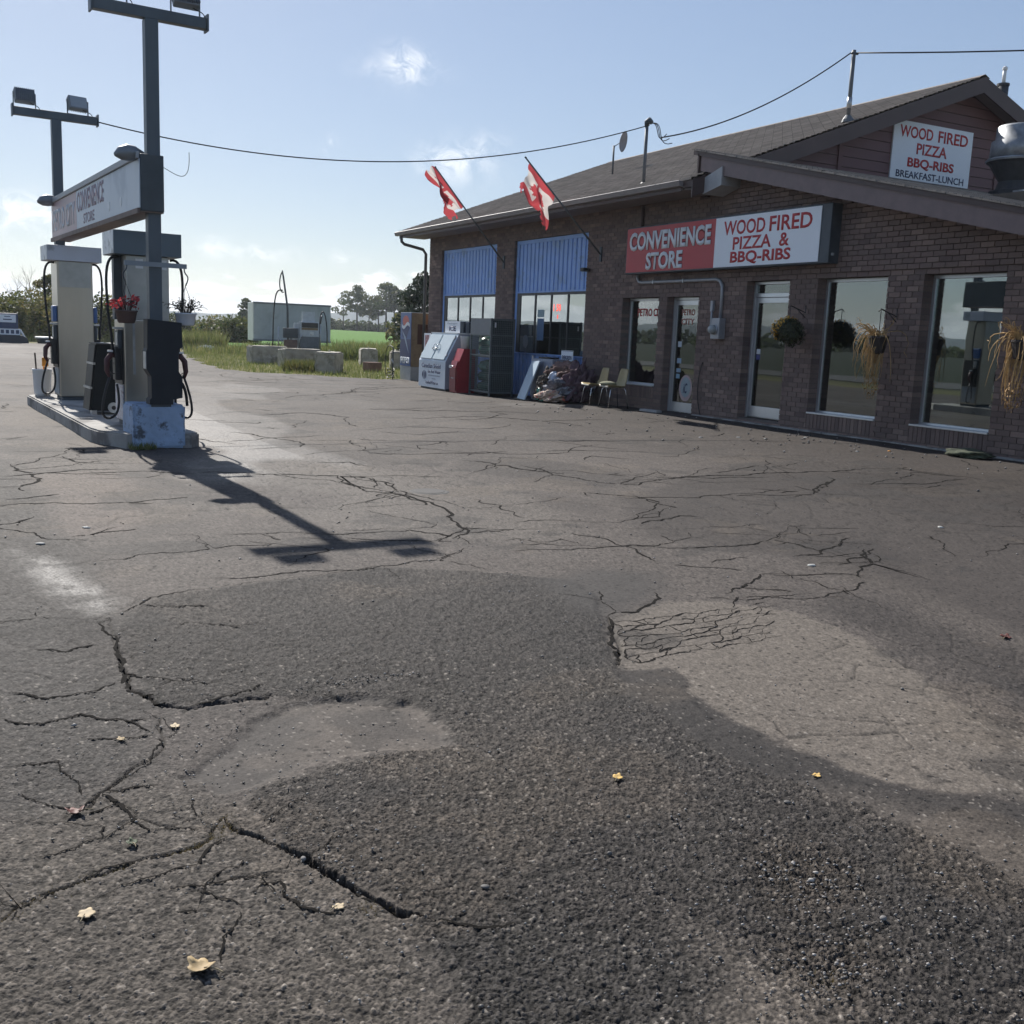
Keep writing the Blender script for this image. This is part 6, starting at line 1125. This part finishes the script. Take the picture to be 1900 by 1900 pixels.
tube('pole',darkmetal,o,[(.35,0,0),(.30,0,2.6),(.05,0,4.4),(-.02,0,4.75)],[.07,.06,.05,.035],8); tube('hose',rubber,o,bez((.02,0,3.6),(-.45,0,3.75),(-.5,0,3.2),(-.55,0,.05),16),.04,8); tube('hose_loop',rubber,o,bez((.0,0,4.7),(-.25,0,4.3),(-.2,0,3.4),(.08,0,3.5),10),.035,8)
o=thing('hose_stand','rusty frame and reel standing between mast and old pump','stand',(16.2,58.6,-.03),R_(-14)); tube('frame',galv,o,[(-.35,0,0),(-.35,0,1.5)],.04,6); MB().bbox(-.1,.75,-.1,.15,.9,1.45,b=.03).build('reel_box',darkmetal,o); MB().bbox(-.05,.7,-.15,.1,.05,.8,b=.03).build('lower_box',M('rust_box',(.16,.10,.08),.8,var=.3),o); tube('frame',galv,o,[(.8,0,0),(.8,0,.9),(1.0,0,1.1)],.04,6); tube('brace',galv,o,[(-.35,0,.9),(.0,0,.5),(.9,0,.9)],.03,6)
# small roadside sign far left, tyre beside it
o=thing('reader_board','small portable reader board with white panels at the far left edge','sign',(2.35,64.5,-.03),R_(-3)); rb=M('board_navy',(.035,.06,.13),.5); MB().bbox(-.72,.62,-.2,.2,.42,.8,b=.04).build('lower_box',rb,o); MB().prism([(-.75,0),(1.05,0),(.95,.30),(.70,.44),(-.7,.44)],'y',-.35,.3).build('base',M('board_black',(.03,.035,.05),.5),o); box('panel',whitepanel,o,-.66,.62,-.23,-.202,.45,.78)
for i in range(5): box('price_square',rb,o,-.60+i*.25,-.44+i*.25,-.236,-.231,.52,.72)
MB().bbox(-.62,.52,-.1,.1,.802,1.62,b=.03).build('upper_box',rb,o); box('panel',whitepanel,o,-.42,.42,-.115,-.101,1.12,1.55); box('print_line',rb,o,-.22,.22,-.12,-.116,1.25,1.31); box('print_line',rb,o,-.15,.15,-.12,-.116,1.42,1.46); tube('strut',whitep,o,[(.62,-.22,.75),(.98,-.3,.05)],.05,6)
o=thing('white_tub','dark tub with a white rim beside the reader board','tub',(4.2,65.2,-.03)); MB().lathe([(.32,0),(.45,.30)],0,0,16).build('tub_body',darkmetal,o); MB().lathe([(.46,.30),(.48,.38),(.40,.40),(.02,.36)],0,0,16).build('rim',whitep,o)
for i,(x,y,s_) in enumerate(((12.6,62.5,.5),(12.1,63.6,.35),(10.9,62.0,.3))): lump('litter','pale scrap of litter at the grass edge near the white basket view %s'%('farthest','middle','nearest')[i] if False else ('large pale litter scrap at the far grass edge','smaller pale litter scrap at the far grass edge','smallest pale litter scrap at the far grass edge')[i],'litter',(x,y,-.02),(s_,s_*.6,s_*.3),whitep,90+i,.4,0,None,2,2)
# ------------------------------------------------------------ vegetation
greens=leafmat('tree_leaf',[(.030,.045,.018),(.055,.080,.026),(.095,.115,.036),(.14,.14,.05)],.45); pineg=leafmat('pine_leaf',[(.012,.024,.014),(.025,.045,.024),(.045,.065,.032)],.2); bushg=leafmat('bush_leaf',[(.030,.045,.015),(.07,.09,.026),(.13,.14,.04),(.22,.17,.06)],.45); grassm=leafmat('grass_blade',[(.06,.09,.022),(.11,.145,.04),(.20,.21,.075),(.36,.31,.15)],.45); bark=M('bark',(.07,.06,.05),.9,var=.3,scale=8)
def leaves(n,cl,size,r):
    """cl: list of (cx,cy,cz,rx,ry,rz); returns V,F,c"""
    cl=np.array(cl,float); w=cl[:,3]*cl[:,4]*cl[:,5]; idx=r.choice(len(cl),n,p=w/w.sum()); d=r.normal(size=(n,3)); d/=np.linalg.norm(d,axis=1)[:,None]; k=r.uniform(.35,1,n)**.5
    p=cl[idx,:3]+d*k[:,None]*cl[idx,3:]; u=r.normal(size=(n,3)); u/=np.linalg.norm(u,axis=1)[:,None]; v=np.cross(u,r.normal(size=(n,3))); v/=np.linalg.norm(v,axis=1)[:,None]; s=(size*r.uniform(.55,1.3,n))[:,None]
    V=np.stack([p-u*s,p-v*s*.6,p+u*s,p+v*s*.6],1).reshape(-1,3); F=np.arange(4*n).reshape(-1,4); c=np.clip(r.uniform(0,1,len(cl))[idx]*.6+r.uniform(0,.5,n),0,1); return V,F,c
def lmesh(name,V,F,c,mat,parent):
    me=np_mesh(name,V,F); a=me.attributes.new('lc','FLOAT','FACE'); a.data.foreach_set('value',np.asarray(c,np.float32)); return link(name,me,mat,parent)
def tree(name,label,x,y,h,w,mat,seed,n=2600,leaf=.22,clear=.3,nl=16,z=None,group=None,trunk_r=None,gap=.0,shape='round'):
    r=np.random.default_rng(seed); rr=random.Random(seed); z=tz(x,y) if z is None else z
    o=thing(name,label,'tree',(x,y,z-.1),rr.uniform(0,6),group); q=MB(); tr=trunk_r or h*.018; lean=(rr.uniform(-.03,.03)*h,rr.uniform(-.03,.03)*h)
    trunk=[(lean[0]*t_*t_,lean[1]*t_*t_,h*.93*t_) for t_ in np.linspace(0,1,7)]; q.tube(trunk,[tr*1.3]+[tr*(1-.8*t_) for t_ in np.linspace(.1,1,6)],7); cl=[]
    for i in range(nl):
        t_=clear+(1-clear)*(i+.5)/nl; a=i*2.4+rr.uniform(-.4,.4)
        if shape=='cone': d=w*(1.05-t_)*.9*rr.uniform(.7,1.1)
        else: d=w*math.sin(math.pi*min(1,max(.12,(t_-clear)/(1-clear)*.8+.2)))*rr.uniform(.45,1.0)
        b0=Vector((lean[0]*t_*t_,lean[1]*t_*t_,h*t_*.9)); b1=b0+Vector((d*math.cos(a),d*math.sin(a),h*.07*rr.uniform(.3,1.6)))
        q.tube([b0,b0.lerp(b1,.5)+Vector((0,0,h*.02)),b1],[tr*.45*(1.1-t_),tr*.3*(1.1-t_),tr*.1],5); s_=w*rr.uniform(.24,.42)
        cl.append((*b1,s_,s_,s_*.62)); 
        if rr.random()>gap: cl.append((*(b0.lerp(b1,.55)+Vector((0,0,h*.03))),s_*.7,s_*.7,s_*.5))
    cl.append((lean[0],lean[1],h*.95,w*.25,w*.25,h*.06)); q.build('trunk',bark,o,True); lmesh('crown',*leaves(n,cl,leaf,r),mat,o); return o
def bush(label,x,y,h,w,seed,n=1800,leaf=.13,mat=None,z=None,group='shrubs along the yard edge'):
    r=np.random.default_rng(seed); rr=random.Random(seed); z=tz(x,y) if z is None else z; o=thing('shrub',label,'shrub',(x,y,z-.05),0,group); q=MB(); cl=[]
    for i in range(9):
        a=rr.uniform(0,6.28); d=w*rr.uniform(.1,.85); hh=h*rr.uniform(.45,.86)*(1-.25*d/w); p=Vector((d*math.cos(a),d*math.sin(a),hh)); q.tube([(0,0,0),p*.5+Vector((0,0,.1*h)),p],[.05,.035,.01],5); s_=w*rr.uniform(.28,.45); cl.append((*p,s_,s_,min(hh*.9,h*.32)))
        cl.append((p.x*.9,p.y*.9,hh*.4,s_,s_,hh*.4))
    q.build('stems',bark,o); lmesh('foliage',*leaves(n,cl,leaf,r),mat or bushg,o)
# tree line beyond the green field
TL=[(604,272,4.5,1.6),(637,268,7.6,2.6),(662,262,9.8,4.0),(684,266,7.0,3.0),(702,262,8.2,2.6),(716,258,10.8,4.2),(731,262,10.4,3.6),(745,258,9.6,3.2),(757,250,7.8,3.0),(768,255,9.0,3.5)]
names=['small dark tree at the left end of the far tree line','thin bare-branched tree second from the left in the far tree line','tall broad tree third from the left in the far tree line','slender tree beside the gap in the far tree line','narrow tree just right of the gap in the far tree line','tallest tree of the far tree line','tall dense tree right of the tallest in the far line','spreading tree third from the right in the far line','lower tree second from the right in the far line','rightmost tree of the far line near the store']
for i,((px,d,h,w),nm) in enumerate(zip(TL,names)):
    x,y=at_px(px,612,d); tree('field_tree',nm,x,y,h*1.08,w,greens,300+i,1500 if i!=1 else 420,.34 if i!=1 else .3,.45 if i not in(0,8) else .1,15,None,'trees beyond the field',h*.026,.6)
V=[];F=[];c=[];n0=0
for i in range(46):        # low undergrowth under the far trees reads as one mass
    r=np.random.default_rng(500+i); x,y=at_px(560+i*5.2,612,276+r.uniform(-6,6)); hh=r.uniform(1.0,2.8); v,f,k=leaves(150,[(x,y,tz(x,y)+hh*.5,2.6,2.6,hh*.55)],.42,r); V.append(v); F.append(f+n0); c.append(k*.7); n0+=len(v)
o=lmesh('undergrowth',np.concatenate(V),np.concatenate(F),np.concatenate(c),greens,None); tag(o,'dense dark undergrowth below the far tree line','undergrowth',kind='stuff')
# conifer-like tree behind the store corner
x,y=at_px(781,600,55); tree('corner_tree','feathery dark evergreen rising behind the far corner of the store',x,y,4.7,1.5,pineg,41,5200,.10,.05,34,None,None,.10,0,'round')
x,y=at_px(752,605,70); tree('corner_tree','lighter bushy tree left of the evergreen by the store corner',x,y,3.0,1.5,bushg,42,2600,.12,.08,16)
# left hedge
LB=[(-40,74,3.0,2.6),(12,76,2.9,2.4),(45,74,2.7,2.2),(75,72,3.1,2.2),(100,74,3.0,2.0),(186,73,3.2,2.0),(205,77,2.6,1.8)]
nl_=['shrub at the left edge of the frame behind the reader board','broad yellow-green shrub behind the reader board','shrub right of the reader board','leafy shrub under the bare saplings','shrub half hidden by the far fuel pump','dark shrub seen between the two fuel pumps','lower shrub behind the near fuel pump']
for i,((px,d,h,w),nm) in enumerate(zip(LB,nl_)): x,y=at_px(px,636,d); bush(nm,x,y,h,w,600+i,3000,.10)
x,y=at_px(92,636,78); tree('yard_tree','reddish-topped tree rising behind the far fuel pump',x,y,4.4,1.5,bushg,71,2600,.11,.2,14)
def bare(label,px,d,h,seed):
    x,y=at_px(px,636,d); r=random.Random(seed); o=thing('bare_tree',label,'tree',(x,y,tz(x,y)),0,'bare saplings'); q=MB()
    def br(p,dr,l,rad,k):
        e_=p+dr*l; q.tube([p,p.lerp(e_,.5)+Vector((r.uniform(-.04,.04)*l,r.uniform(-.04,.04)*l,0)),e_],[rad,rad*.8,rad*.5],5)
        if k:
            for _ in range(3): br(p.lerp(e_,r.uniform(.4,1)),(dr+Vector((r.uniform(-.6,.6),r.uniform(-.6,.6),r.uniform(-.1,.4)))).normalized(),l*r.uniform(.45,.7),rad*.5,k-1)
    br(Vector((0,0,0)),Vector((r.uniform(-.15,.15),0,1)).normalized(),h*.5,.05,4); q.build('trunk',bark,o)
bare('leftmost bare sapling above the hedge',24,80,4.6,5); bare('bare sapling leaning right above the hedge',44,79,4.4,6); bare('bare sapling beside the reddish-topped tree',66,80,5.0,9)
MB_=[(395,96,2.2,2.6),(425,94,2.5,3.0),(455,92,2.1,2.4),(340,120,2.4,2.2)]
nm_=['rounded shrub left of the box trailer, first of three','rounded shrub left of the box trailer, middle one','rounded shrub touching the left end of the trailer','small dark tree-like shrub behind the white pot']
for i,((px,d,h,w),nm) in enumerate(zip(MB_,nm_)): x,y=at_px(px,622,d); bush(nm,x,y,h,w,640+i,2400,.14)
x,y=at_px(457,600,170); tree('field_tree','small far tree just left of the box trailer',x,y,4.8,2.0,greens,77,900,.3,.2,10,None,'trees beyond the field')
# reflections side: woodland across the road (left of the view)
V=[];F=[];c=[];n0=0; r=np.random.default_rng(901)
for i in range(120):
    a=math.radians(-150+i*1.22); d=230+r.uniform(-25,25); x,y=math.sin(a)*d,math.cos(a)*d; hh=r.uniform(1.2,3.6); v,f,k=leaves(70,[(x,y,tz(x,y)+hh*.5,4.5,4.5,hh*.55)],1.0,r); V.append(v); F.append(f+n0); c.append(k*.8); n0+=len(v)
tag(lmesh('far_wood',np.concatenate(V),np.concatenate(F),np.concatenate(c),greens,None),'low far wood across the road, left of the view','wood',kind='stuff')
# ---- grass and weeds
def blades(name,label,pts,hmin,hmax,wid,mat,seed,lean=.35,sel=None,kind='stuff',cat='grass',parent=None,zf=None):
    r=np.random.default_rng(seed); pts=np.asarray(pts,float); n=len(pts); a=r.uniform(0,6.28,n); h=r.uniform(hmin,hmax,n); w=wid*r.uniform(.6,1.4,n); z=pts[:,2]
    t_=r.uniform(-lean,lean,(n,2))*h[:,None]; dx=np.cos(a)*w; dy=np.sin(a)*w; b0=np.stack([pts[:,0]-dx,pts[:,1]-dy,z],1); b1=np.stack([pts[:,0]+dx,pts[:,1]+dy,z],1); tp_=np.stack([pts[:,0]+t_[:,0],pts[:,1]+t_[:,1],z+h],1)
    V=np.stack([b0,b1,tp_],1).reshape(-1,3); F=np.arange(3*n).reshape(-1,3); o_=lmesh(name,V,F,r.uniform(0,1,n)*.7+.3*vnoise(pts[:,0]*.8,pts[:,1]*.8,5),mat,parent)
    if parent is None: tag(o_,label,cat,kind=kind)
    return o_
r=np.random.default_rng(77)
def scatter(n,x0,x1,y0,y1,cond):
    x=r.uniform(x0,x1,n); y=r.uniform(y0,y1,n); k=cond(x,y); x,y=x[k],y[k]; return np.stack([x,y,terr(x,y)],1)
PV=lambda x,y: ~inside(x+(fbm(x*.8,y*.8,4,141)-.5)*1.0,y+(fbm(x*.8,y*.8,4,143)-.5)*1.0,PAVE)
blades('weeds','tall weeds and dry grass along the yard edge beyond the asphalt',scatter(52000,-12,30,54,78,lambda x,y:PV(x,y)&(y<72+.0*x)&(fbm(x*.25,y*.25,3,55)>.44)),.12,.62,.028,grassm,81)
blades('rough_grass','short rough grass around the concrete blocks',scatter(46000,7.5,30,30,56,lambda x,y:PV(x,y)&~((x>12.3)&(y<30.4))),.04,.20,.012,grassm,82)
def tuft(label,x,y,n,rad,h,seed,z=None,mat=None,wid=.012):
    rr=np.random.default_rng(seed); a=rr.uniform(0,6.28,n); d=rad*np.sqrt(rr.uniform(0,1,n)); P=np.stack([x+d*np.cos(a),y+d*np.sin(a),np.full(n,tz(x,y) if z is None else z)],1); o_=thing('weed_clump',label,'weeds',(0,0,0)); blades('blades',None,P,h*.4,h,wid,mat or grassm,seed+1,.5,parent=o_); return o_
tuft('tall green weed clump growing against the nearest concrete block',10.5,35.6,1200,.7,.5,701,mat=bushg,wid=.02); tuft('weed clump at the foot of the middle concrete block',10.9,37.3,700,.5,.38,702,mat=bushg,wid=.02); tuft('yellowing weeds behind the dark-ended concrete block',17.5,50,1600,1.6,1.0,703,wid=.03); tuft('yellow-leaved weeds in front of the green field',20.5,55,2200,2.6,1.1,704,wid=.04); tuft('reddish weeds left of the box trailer end',12.5,64,1800,1.6,1.3,705,wid=.03)
# ------------------------------------------------------------ small things on the asphalt
def gh(x,y,rad=.03):
    """top of the relief within rad of a point, read from the pavement's own grid"""
    rr_=math.hypot(x,y); an=(math.degrees(math.atan2(x,y)-YAW)+180)%360-180
    i0,i1=np.searchsorted(GRID['rad'],[rr_-rad,rr_+rad]); da=math.degrees(rad/max(rr_,.1)); j0,j1=np.searchsorted(GRID['ang'],[an-da,an+da])
    return float(GRID['z'][max(0,i0-1):i1+1,max(0,j0-1):j1+1].max())
def fallen(label,x,y,s_,rz,mat,seed,curl=.5,stalk=True):
    rr=random.Random(seed); o=thing('fallen_leaf',label,'leaf',(x,y,gh(x,y)+.002),rz); out=[]
    for k in range(25):
        a=2*math.pi*k/25; lob=.62+.38*abs(math.cos(2.5*a)); out.append((lob*math.cos(a),lob*math.sin(a)*.85))
    V=[(0,0,.02*s_*curl)]; F=[]; rings=3
    for j in range(1,rings+1):
        for (u,v) in out:
            q=j/rings; z=curl*s_*(.55*abs(u*q)**2+.35*abs(v*q)**1.6*(1 if v>0 else .4))+rr.uniform(-.04,.04)*s_*q; V.append((u*q*s_,v*q*s_,max(0,z)))
    n=25
    for k in range(n): F.append((0,1+k,1+(k+1)%n))
    for j in range(rings-1):
        for k in range(n): a=1+j*n+k; b_=1+j*n+(k+1)%n; F.append((a,a+n,b_+n,b_))
    me=bpy.data.meshes.new('blade'); me.from_pydata(V,[],F); me.update(); lo=link('blade',me,mat,o,True); md=lo.modifiers.new('thick','SOLIDIFY'); md.thickness=.0012
    if stalk: tube('stalk',M('leaf_stalk',(.30,.24,.14),.7),o,bez((-.3*s_,0,.004),(-.8*s_,-.1*s_,.01),(-1.2*s_,-.2*s_,.006),(-1.7*s_,-.15*s_,.003)),.0016,5)
tanl=M('tan_leaf',(.36,.26,.13),.7,var=.25,scale=30); yl=M('yellow_leaf',(.62,.40,.12),.7,var=.2,scale=30); rdl=M('russet_leaf',(.09,.022,.014),.6,var=.3,scale=30); pal=M('pale_leaf',(.46,.36,.22),.7,var=.2,scale=30)
fallen('largest curled tan leaf near the bottom left',.437,2.277,.036,R_(130),tanl,1,1.0); fallen('russet curled leaf lying left of the weedy crack',.251,3.218,.030,R_(170),rdl,2,1.2); fallen('yellow leaf lying on the coarse asphalt at the centre',1.932,2.784,.022,R_(40),yl,3,.7); fallen('yellow leaf on the smooth tar band to the right',2.612,2.543,.018,R_(10),yl,4,.6); fallen('pale flattened leaf below the weedy crack at lower left',.222,2.617,.026,R_(60),pal,5,.25); fallen('small pale leaf below the wide crack',.813,2.40,.018,R_(20),pal,6,.3); fallen('small pale leaf in the broken patch at left',.649,3.821,.022,R_(80),pal,7,.4); fallen('small tan leaf left of the broken patch',.452,3.761,.018,R_(110),tanl,8,.4); fallen('dark rusty leaf at the right edge of the asphalt',4.871,3.501,.035,R_(20),rdl,9,.9); fallen('withered green leaf on the weedy slab at left',.378,2.952,.02,R_(95),M('green_leaf',(.05,.07,.03),.7),10,1.0)
def stone(label,x,y,s_,mat,seed,group=None,fl=.6): 
    s_*=.72
    o_=lump('stone',label,'stone',(x,y,gh(x,y,s_)-.1*s_),(s_,s_*.8,s_*fl),mat,seed,.12,random.random()*6,group,1.2,2); return o_
stg=M('stone_grey',(.20,.19,.18),.8,var=.2,scale=40); stw=M('stone_white',(.36,.34,.31),.75,var=.15,scale=40); std=M('stone_dark',(.10,.095,.09),.7,var=.2,scale=40)
stone('round grey pebble sitting in the wide crack',.803,2.685,.014,stg,801); stone('flat dark stone right of the wide crack',1.205,2.331,.018,std,802,None,.35); stone('flat grey stone near the right tar band',2.362,2.417,.018,std,803,None,.35); stone('largest white pebble in the gravel hollow at right',2.085,2.012,.013,stw,804); stone('white pebble beside the largest one in the gravel hollow',2.12,2.03,.010,stw,805); stone('angular grey stone lower right of the gravel hollow',2.10,1.763,.015,stg,806)
blk=[(1.62,2.35,.012),(1.80,2.52,.010)]
for i,(x,y,s_) in enumerate(blk): stone(('black stone on the coarse asphalt below the centre','small black stone right of the black one below the centre')[i],x,y,s_,std,810+i,None,.9)
# loose gravel too small to count
rr=np.random.default_rng(55); gp=[]
def gravel(n,cx,cy,sx,sy,smin,smax):
    for _ in range(n): gp.append((cx+rr.normal()*sx,cy+rr.normal()*sy,rr.uniform(smin,smax)))
gravel(90,2.08,2.02,.07,.07,.003,.009); gravel(120,2.05,1.75,.22,.16,.002,.007); gravel(60,1.80,1.64,.06,.06,.003,.009); gravel(60,1.45,4.05,.14,.03,.003,.009); gravel(700,1.7,2.4,.8,.7,.002,.006); gravel(500,2.0,1.8,.35,.3,.002,.008); gravel(160,.75,3.5,.25,.4,.002,.007); gravel(120,.85,2.6,.12,.2,.002,.007); gravel(200,1.5,4.2,1.2,1.0,.002,.007); gravel(120,3.2,4.4,.8,.7,.002,.007); gravel(120,.6,3.2,.4,.6,.002,.006); gravel(300,3.5,7,2.5,2.0,.004,.012); gravel(160,10.8,12.5,1.0,4.0,.012,.03)
oct_=np.array([(1,0,0),(-1,0,0),(0,1,0),(0,-1,0),(0,0,1),(0,0,-1)],float); of=np.array([(0,2,4),(2,1,4),(1,3,4),(3,0,4),(2,0,5),(1,2,5),(3,1,5),(0,3,5)])
V=[];F=[];c=[]
for i,(x,y,s_) in enumerate(gp):
    z=gh(x,y,.004)
    V.append(oct_*np.array([1,.8,.6])*s_*rr.uniform(.7,1.2,(6,3))+np.array([x,y,z+s_*.3])); F.append(of+6*i); c+=[rr.uniform()]*8
gm=leafmat('gravel_stone',[(.05,.048,.045),(.14,.13,.12),(.34,.32,.30)],0.0)
tag(lmesh('loose_gravel',np.concatenate(V),np.concatenate(F),c,gm,None),'loose gravel scattered over the asphalt','gravel',kind='stuff')
# moss and dry grass growing in the cracks
drym=leafmat('dry_moss',[(.08,.07,.025),(.17,.13,.05),(.30,.22,.09)],.3)
def crackweed(label,pts,n,h,seed,spread=.018):
    q=np.random.default_rng(seed); pts=np.array(pts,float); seg=q.integers(0,len(pts)-1,n); u=q.uniform(0,1,n)[:,None]; keep=fbm((pts[seg,0]+u[:,0])*9,(pts[seg,1])*9+u[:,0]*7,2,seed)>.5; p=pts[seg]*(1-u)+pts[seg+1]*u+q.normal(size=(n,2))*spread; p=p[keep]; z=np.array([gh(a,b_,.015) for a,b_ in p[:60]]); z=float(np.median(z)); P=np.concatenate([p,np.full((len(p),1),z-.012)],1); o_=thing('crack_weeds',label,'weeds',(0,0,0)); blades('blades',None,P,h*.3,h,.0018,drym,seed+3,1.3,parent=o_)
crackweed('dry moss and grass growing along the crack at lower left',CRACKS[3][0],2600,.013,901); crackweed('small dry grass tuft at the head of the wide crack',[(.58,3.11),(.64,3.10),(.70,3.05)],110,.014,902,.03); crackweed('dry grass tuft at the lower end of the wide crack',[(.86,2.38),(.92,2.36)],260,.02,903,.014)
crackweed('rusty pine needles caught in the hollow at lower right',[(1.74,1.64),(1.84,1.60)],300,.02,904,.02); tuft('small green weeds at the foot of the blue concrete block',1.86,12.9,260,.16,.10,911,z=0.0,wid=.006)
# drain cover, litter by the store
o=thing('drain_cover','small round metal cover set in the asphalt at mid distance','cover',(3.92,9.08,gh(3.92,9.08,.1))); MB().lathe([(.20,-.03),(.20,-.004),(.18,.002),(.02,.002)],0,0,24).build('ring',M('cover_metal',(.075,.07,.066),.85,.0),o); MB().lathe([(.15,.003),(.14,.006),(.02,.006)],0,0,24).build('lid',M('cover_metal',None),o)
LT=[(11.511,16.904,'white'),(9.798,12.49,'white'),(10.41,12.358,'white'),(10.69,12.072,'white'),(11.59,12.171,'white'),(10.884,10.423,'white'),(11.46,10.381,'orange'),(7.219,5.913,'white'),(5.122,5.217,'white'),(2.686,12.614,'white'),(.413,7.391,'white'),(.748,7.93,'white')]
LB_=['scrap of white paper in front of the first shop door','white scrap on the asphalt before the meter','white scrap right of the one before the meter','white scrap on the asphalt facing the second door','white scrap near the footing under the first tall window','white scrap on the asphalt before the nearest window','orange wrapper before the nearest window','white disc-like scrap alone on the dark asphalt at right','white scrap on the cracked asphalt right of centre','white paper beside the shadow of the blue block','white scrap far left on the asphalt','white scrap left of the island shadow']
for (x,y,cn),lb_ in zip(LT,LB_): lump('litter',lb_,'litter',(x,y,gh(x,y,.1)-.005),(.032,.022,.007),M('litter_grey',(.36,.36,.34),.8,var=.2) if cn=='white' else M('orange_plastic',None),int(x*100),.5,random.random()*6,None,2,2)
o=thing('flattened_box','flattened pale carton lying against the wall below the small window','carton',(11.95,16.95,gzf(11.9,16.9)),R_(8)); MB().bbox(0,.14,-.25,.25,0,.05,b=.008).build('carton',M('carton_grey',(.36,.35,.34),.8),o)
lump('weed_debris','dark leafy debris against the footing at far right','debris',(12.1,9.6,gzf(12.1,9.6)),(.16,.30,.06),M('debris_green',(.07,.08,.05),.9,var=.6,scale=20),950,.6,0,None,3,3)

# ------------------------------------------------------------ thin autumn haze over the flat land
hz=MB().box(-2600,2600,-2600,2600,-8,60).build('haze',None)
hm=bpy.data.materials.new('haze'); hm.use_nodes=True; t=hm.node_tree; t.nodes.remove(t.nodes['Principled BSDF']); pv=nd(t,'ShaderNodeVolumePrincipled'); pv.inputs['Density'].default_value=.00030; pv.inputs['Color'].default_value=(.86,.92,1,1); pv.inputs['Anisotropy'].default_value=.35; t.links.new(pv.outputs[0],t.nodes['Material Output'].inputs['Volume']); hz.data.materials.append(hm); tag(hz,'thin pale haze over the land','haze',kind='stuff')
